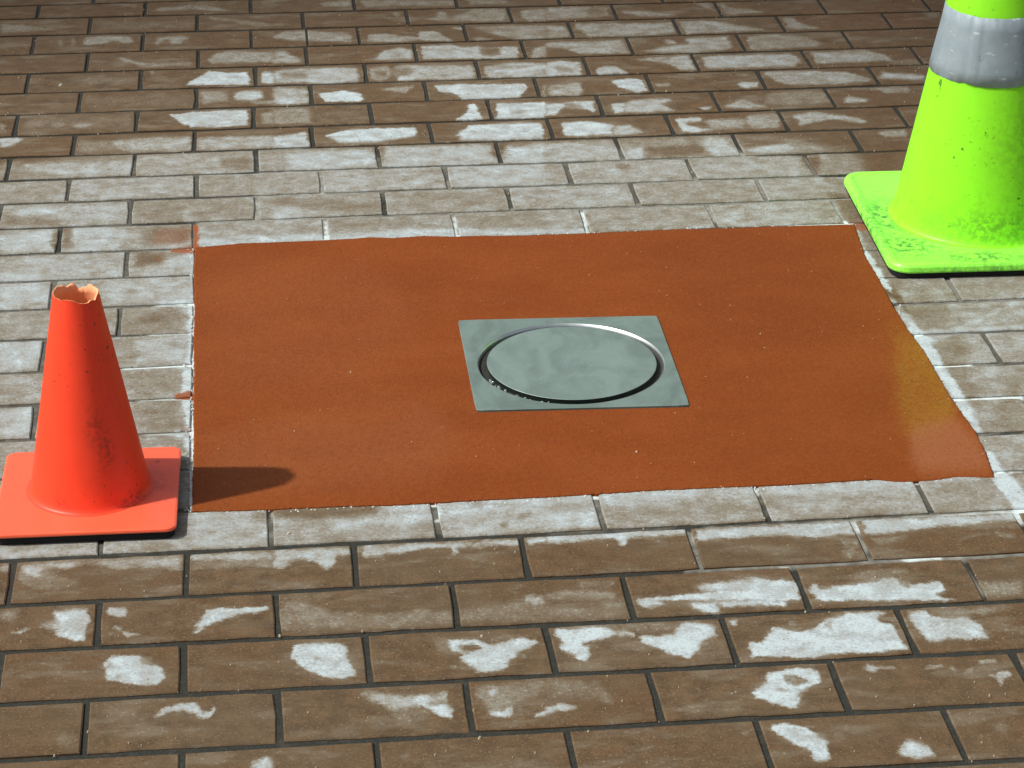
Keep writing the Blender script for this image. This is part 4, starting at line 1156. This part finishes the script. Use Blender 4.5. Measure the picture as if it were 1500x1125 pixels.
V = [list(p) for p in v]; rows_n = len(prof)
def warp_top(V, idx_row, wgt, dr=0):
    for k in range(mth): V[idx_row*mth+k][2] += J1[k]*wgt
warp_top(V, rows_n-1, 1); warp_top(V, rows_n-2, .5)
outer_top = [tuple(V[(rows_n-1)*mth+k]) for k in range(mth)]
link_mesh("cone_body", [(x+off.x, y+off.y, z) for x, y, z in V], f, M_or_body, cone1, smooth=True)
# inside wall and torn lip
rg = [outer_top]
th = .0026
def inner(z, jz):
    out = []
    for k in range(mth):
        a = 2*math.pi*k/mth; zz = z+(J1[k]*jz); rad = rt-th+(zt-z)*(r0-rt)/(zt-zb)
        out.append((rad*math.cos(a), rad*math.sin(a), zz))
    return out
rg += [inner(zt-.0006, 1), inner(zt-.012, .4), inner(zt-.06, 0), inner(zt-.15, 0), inner(zb+.002, 0)]
v, f = loft(rg); link_mesh("inner_wall", [(x+off.x, y+off.y, z) for x, y, z in v], f, M_or_in, cone1, smooth=True)

# --- large lime cone
M_li_body = vinyl_material("lime_vinyl_cone", (.305, .90, .020), (.03, .11, .012), .40, .8,
    spots=[((-.02, -.12, .05), (.20, .12, .05), .50, 110), ((.04, -.10, .18), (.12, .12, .16), .26, 85), ((-.10, -.06, .04), (.05, .08, .04), .5, 120)], zdirt=(.03, .20, .26))
M_li_base = vinyl_material("lime_vinyl_base", (.31, .93, .080), (.015, .10, .03), .34, 1.0,
    spots=[((-.160, -.00, .023), (.06, .12, .04), 1.0, 75), ((-.15, -.12, .023), (.09, .09, .04), .9, 90), ((-.05, -.175, .023), (.14, .05, .04), .8, 110), ((.08, -.18, .023), (.12, .04, .04), .6, 100), ((-.19, -.02, .013), (.03, .22, .03), .95, 120), ((.0, -.205, .013), (.30, .02, .02), .55, 130)])
M_collar = NT("silver_collar")
_t = M_collar; _o = _t.obj()
_c = _t.mix(_t.step(_t.noise(_o, 18, 4, .6), .35, .7), (.245, .305, .335), (.305, .37, .40))
_c = _t.mix(_t.math('MULTIPLY', _t.step(_t.noise(_t.scale(_o, (1, 1, 3)), 42, 5, .7), .62, .68), .8), _c, (.58, .63, .65))
_c = _t.mix(_t.math('MULTIPLY', _t.step(_t.noise(_o, 70, 3, .6), .66, .72), .4), _c, (.12, .14, .16))
_t.link(_c, _t.b.inputs["Base Color"]); _t.b.inputs["Roughness"].default_value = .55; _t.b.inputs["Metallic"].default_value = .15
_t.link(_t.bump(_t.noise(_o, 30, 4, .6), .35, .003), _t.b.inputs["Normal"])
M_collar = _t.m

LCN = (1.2820, -1.3500)
cone2 = thing("traffic_cone", "large lime green traffic cone with a silver band beside the patch", "traffic cone", (*LCN, 0), math.radians(-1.6))
h2 = .205; w2 = .196
v, f = slab([(.008, 0, w2, h2, .03), (.004, .002, w2, h2, .03), (.004, .0100, w2, h2, .03)])
link_mesh("rubber_foot", v, f, M_rubber, cone2)
v, f = slab([(.004, .0092, w2, h2, .034), (.001, .0105, w2, h2, .034), (0, .013, w2, h2, .034), (.001, .0195, w2, h2, .034), (.0035, .0228, w2, h2, .034), (.007, .0240, w2, h2, .034), (.012, .0238, w2, h2, .034), (.018, .0222, w2, h2, .034), (.03, .0220, w2, h2, .034)])
b2 = link_mesh("base", v, f, M_li_base, cone2)
CB = Vector((-.0100, .002, 0))
r0b, slope, zb2, zt2 = .1385, .168, .0221, .69
def rad2(z): return r0b-.001-slope*(z-zb2)
prof = [(r0b+.0065, zb2), (r0b+.003, zb2+.0010), (r0b+.0008, zb2+.0035), (r0b-.0012, zb2+.010)]
for k in range(1, 40):
    z = zb2+.010+(zt2-zb2-.010)*k/39
    prof.append((rad2(z), z))
prof += [(rad2(zt2)-.003, zt2+.001), (rad2(zt2)-.004, zt2-.02), (rad2(zt2)-.004+.1*.158, zt2-.12)]
v, f = lathe(prof, 144)
link_mesh("cone_body", [(x+CB.x, y+CB.y, z) for x, y, z in v], f, M_li_body, cone2, smooth=True)
def collar(z0, z1, seed):
    rs = random.Random(seed); m = 160; rgs = []
    ph = [rs.uniform(0, 6.28) for _ in range(6)]
    def wav(a, w): return .0003*math.sin(5*a+ph[0]+w)+.00025*math.sin(13*a+ph[1]+w)+.00025*math.sin(37*a+ph[2]+w)+rs.uniform(-.0003, .0003)
    zs = [z0, z0+.0006, z0+(z1-z0)*.2, z0+(z1-z0)*.4, z0+(z1-z0)*.6, z0+(z1-z0)*.8, z1-.0006, z1]
    for i, z in enumerate(zs):
        e = .0002 if i in (0, len(zs)-1) else .0013
        rg = []
        for k in range(m):
            a = 2*math.pi*k/m; dg = math.degrees(a)
            zz = z+(wav(a, 0) if i < 2 else (wav(a, 2) if i > 5 else 0))
            lift = .0005*math.sin(4*a+ph[3]+i)+.0003*math.sin(11*a+ph[4])
            # overlap seam of the sleeve
            dd = (dg-232+180) % 360-180
            lift += .0012 if 0 < dd < 9 else 0
            if i < 2: zz += .0015*math.exp(-(dd/5)**2)
            rr_ = rad2(zz)+e+(lift if 0 < i < len(zs)-1 else 0)
            rg.append((rr_*math.cos(a)+CB.x, rr_*math.sin(a)+CB.y, zz))
        rgs.append(rg)
    v, f = loft(rgs); return link_mesh("reflective_band", v, f, M_collar, cone2, smooth=True)
collar(.272, .3775, 1)
collar(.475, .555, 2)
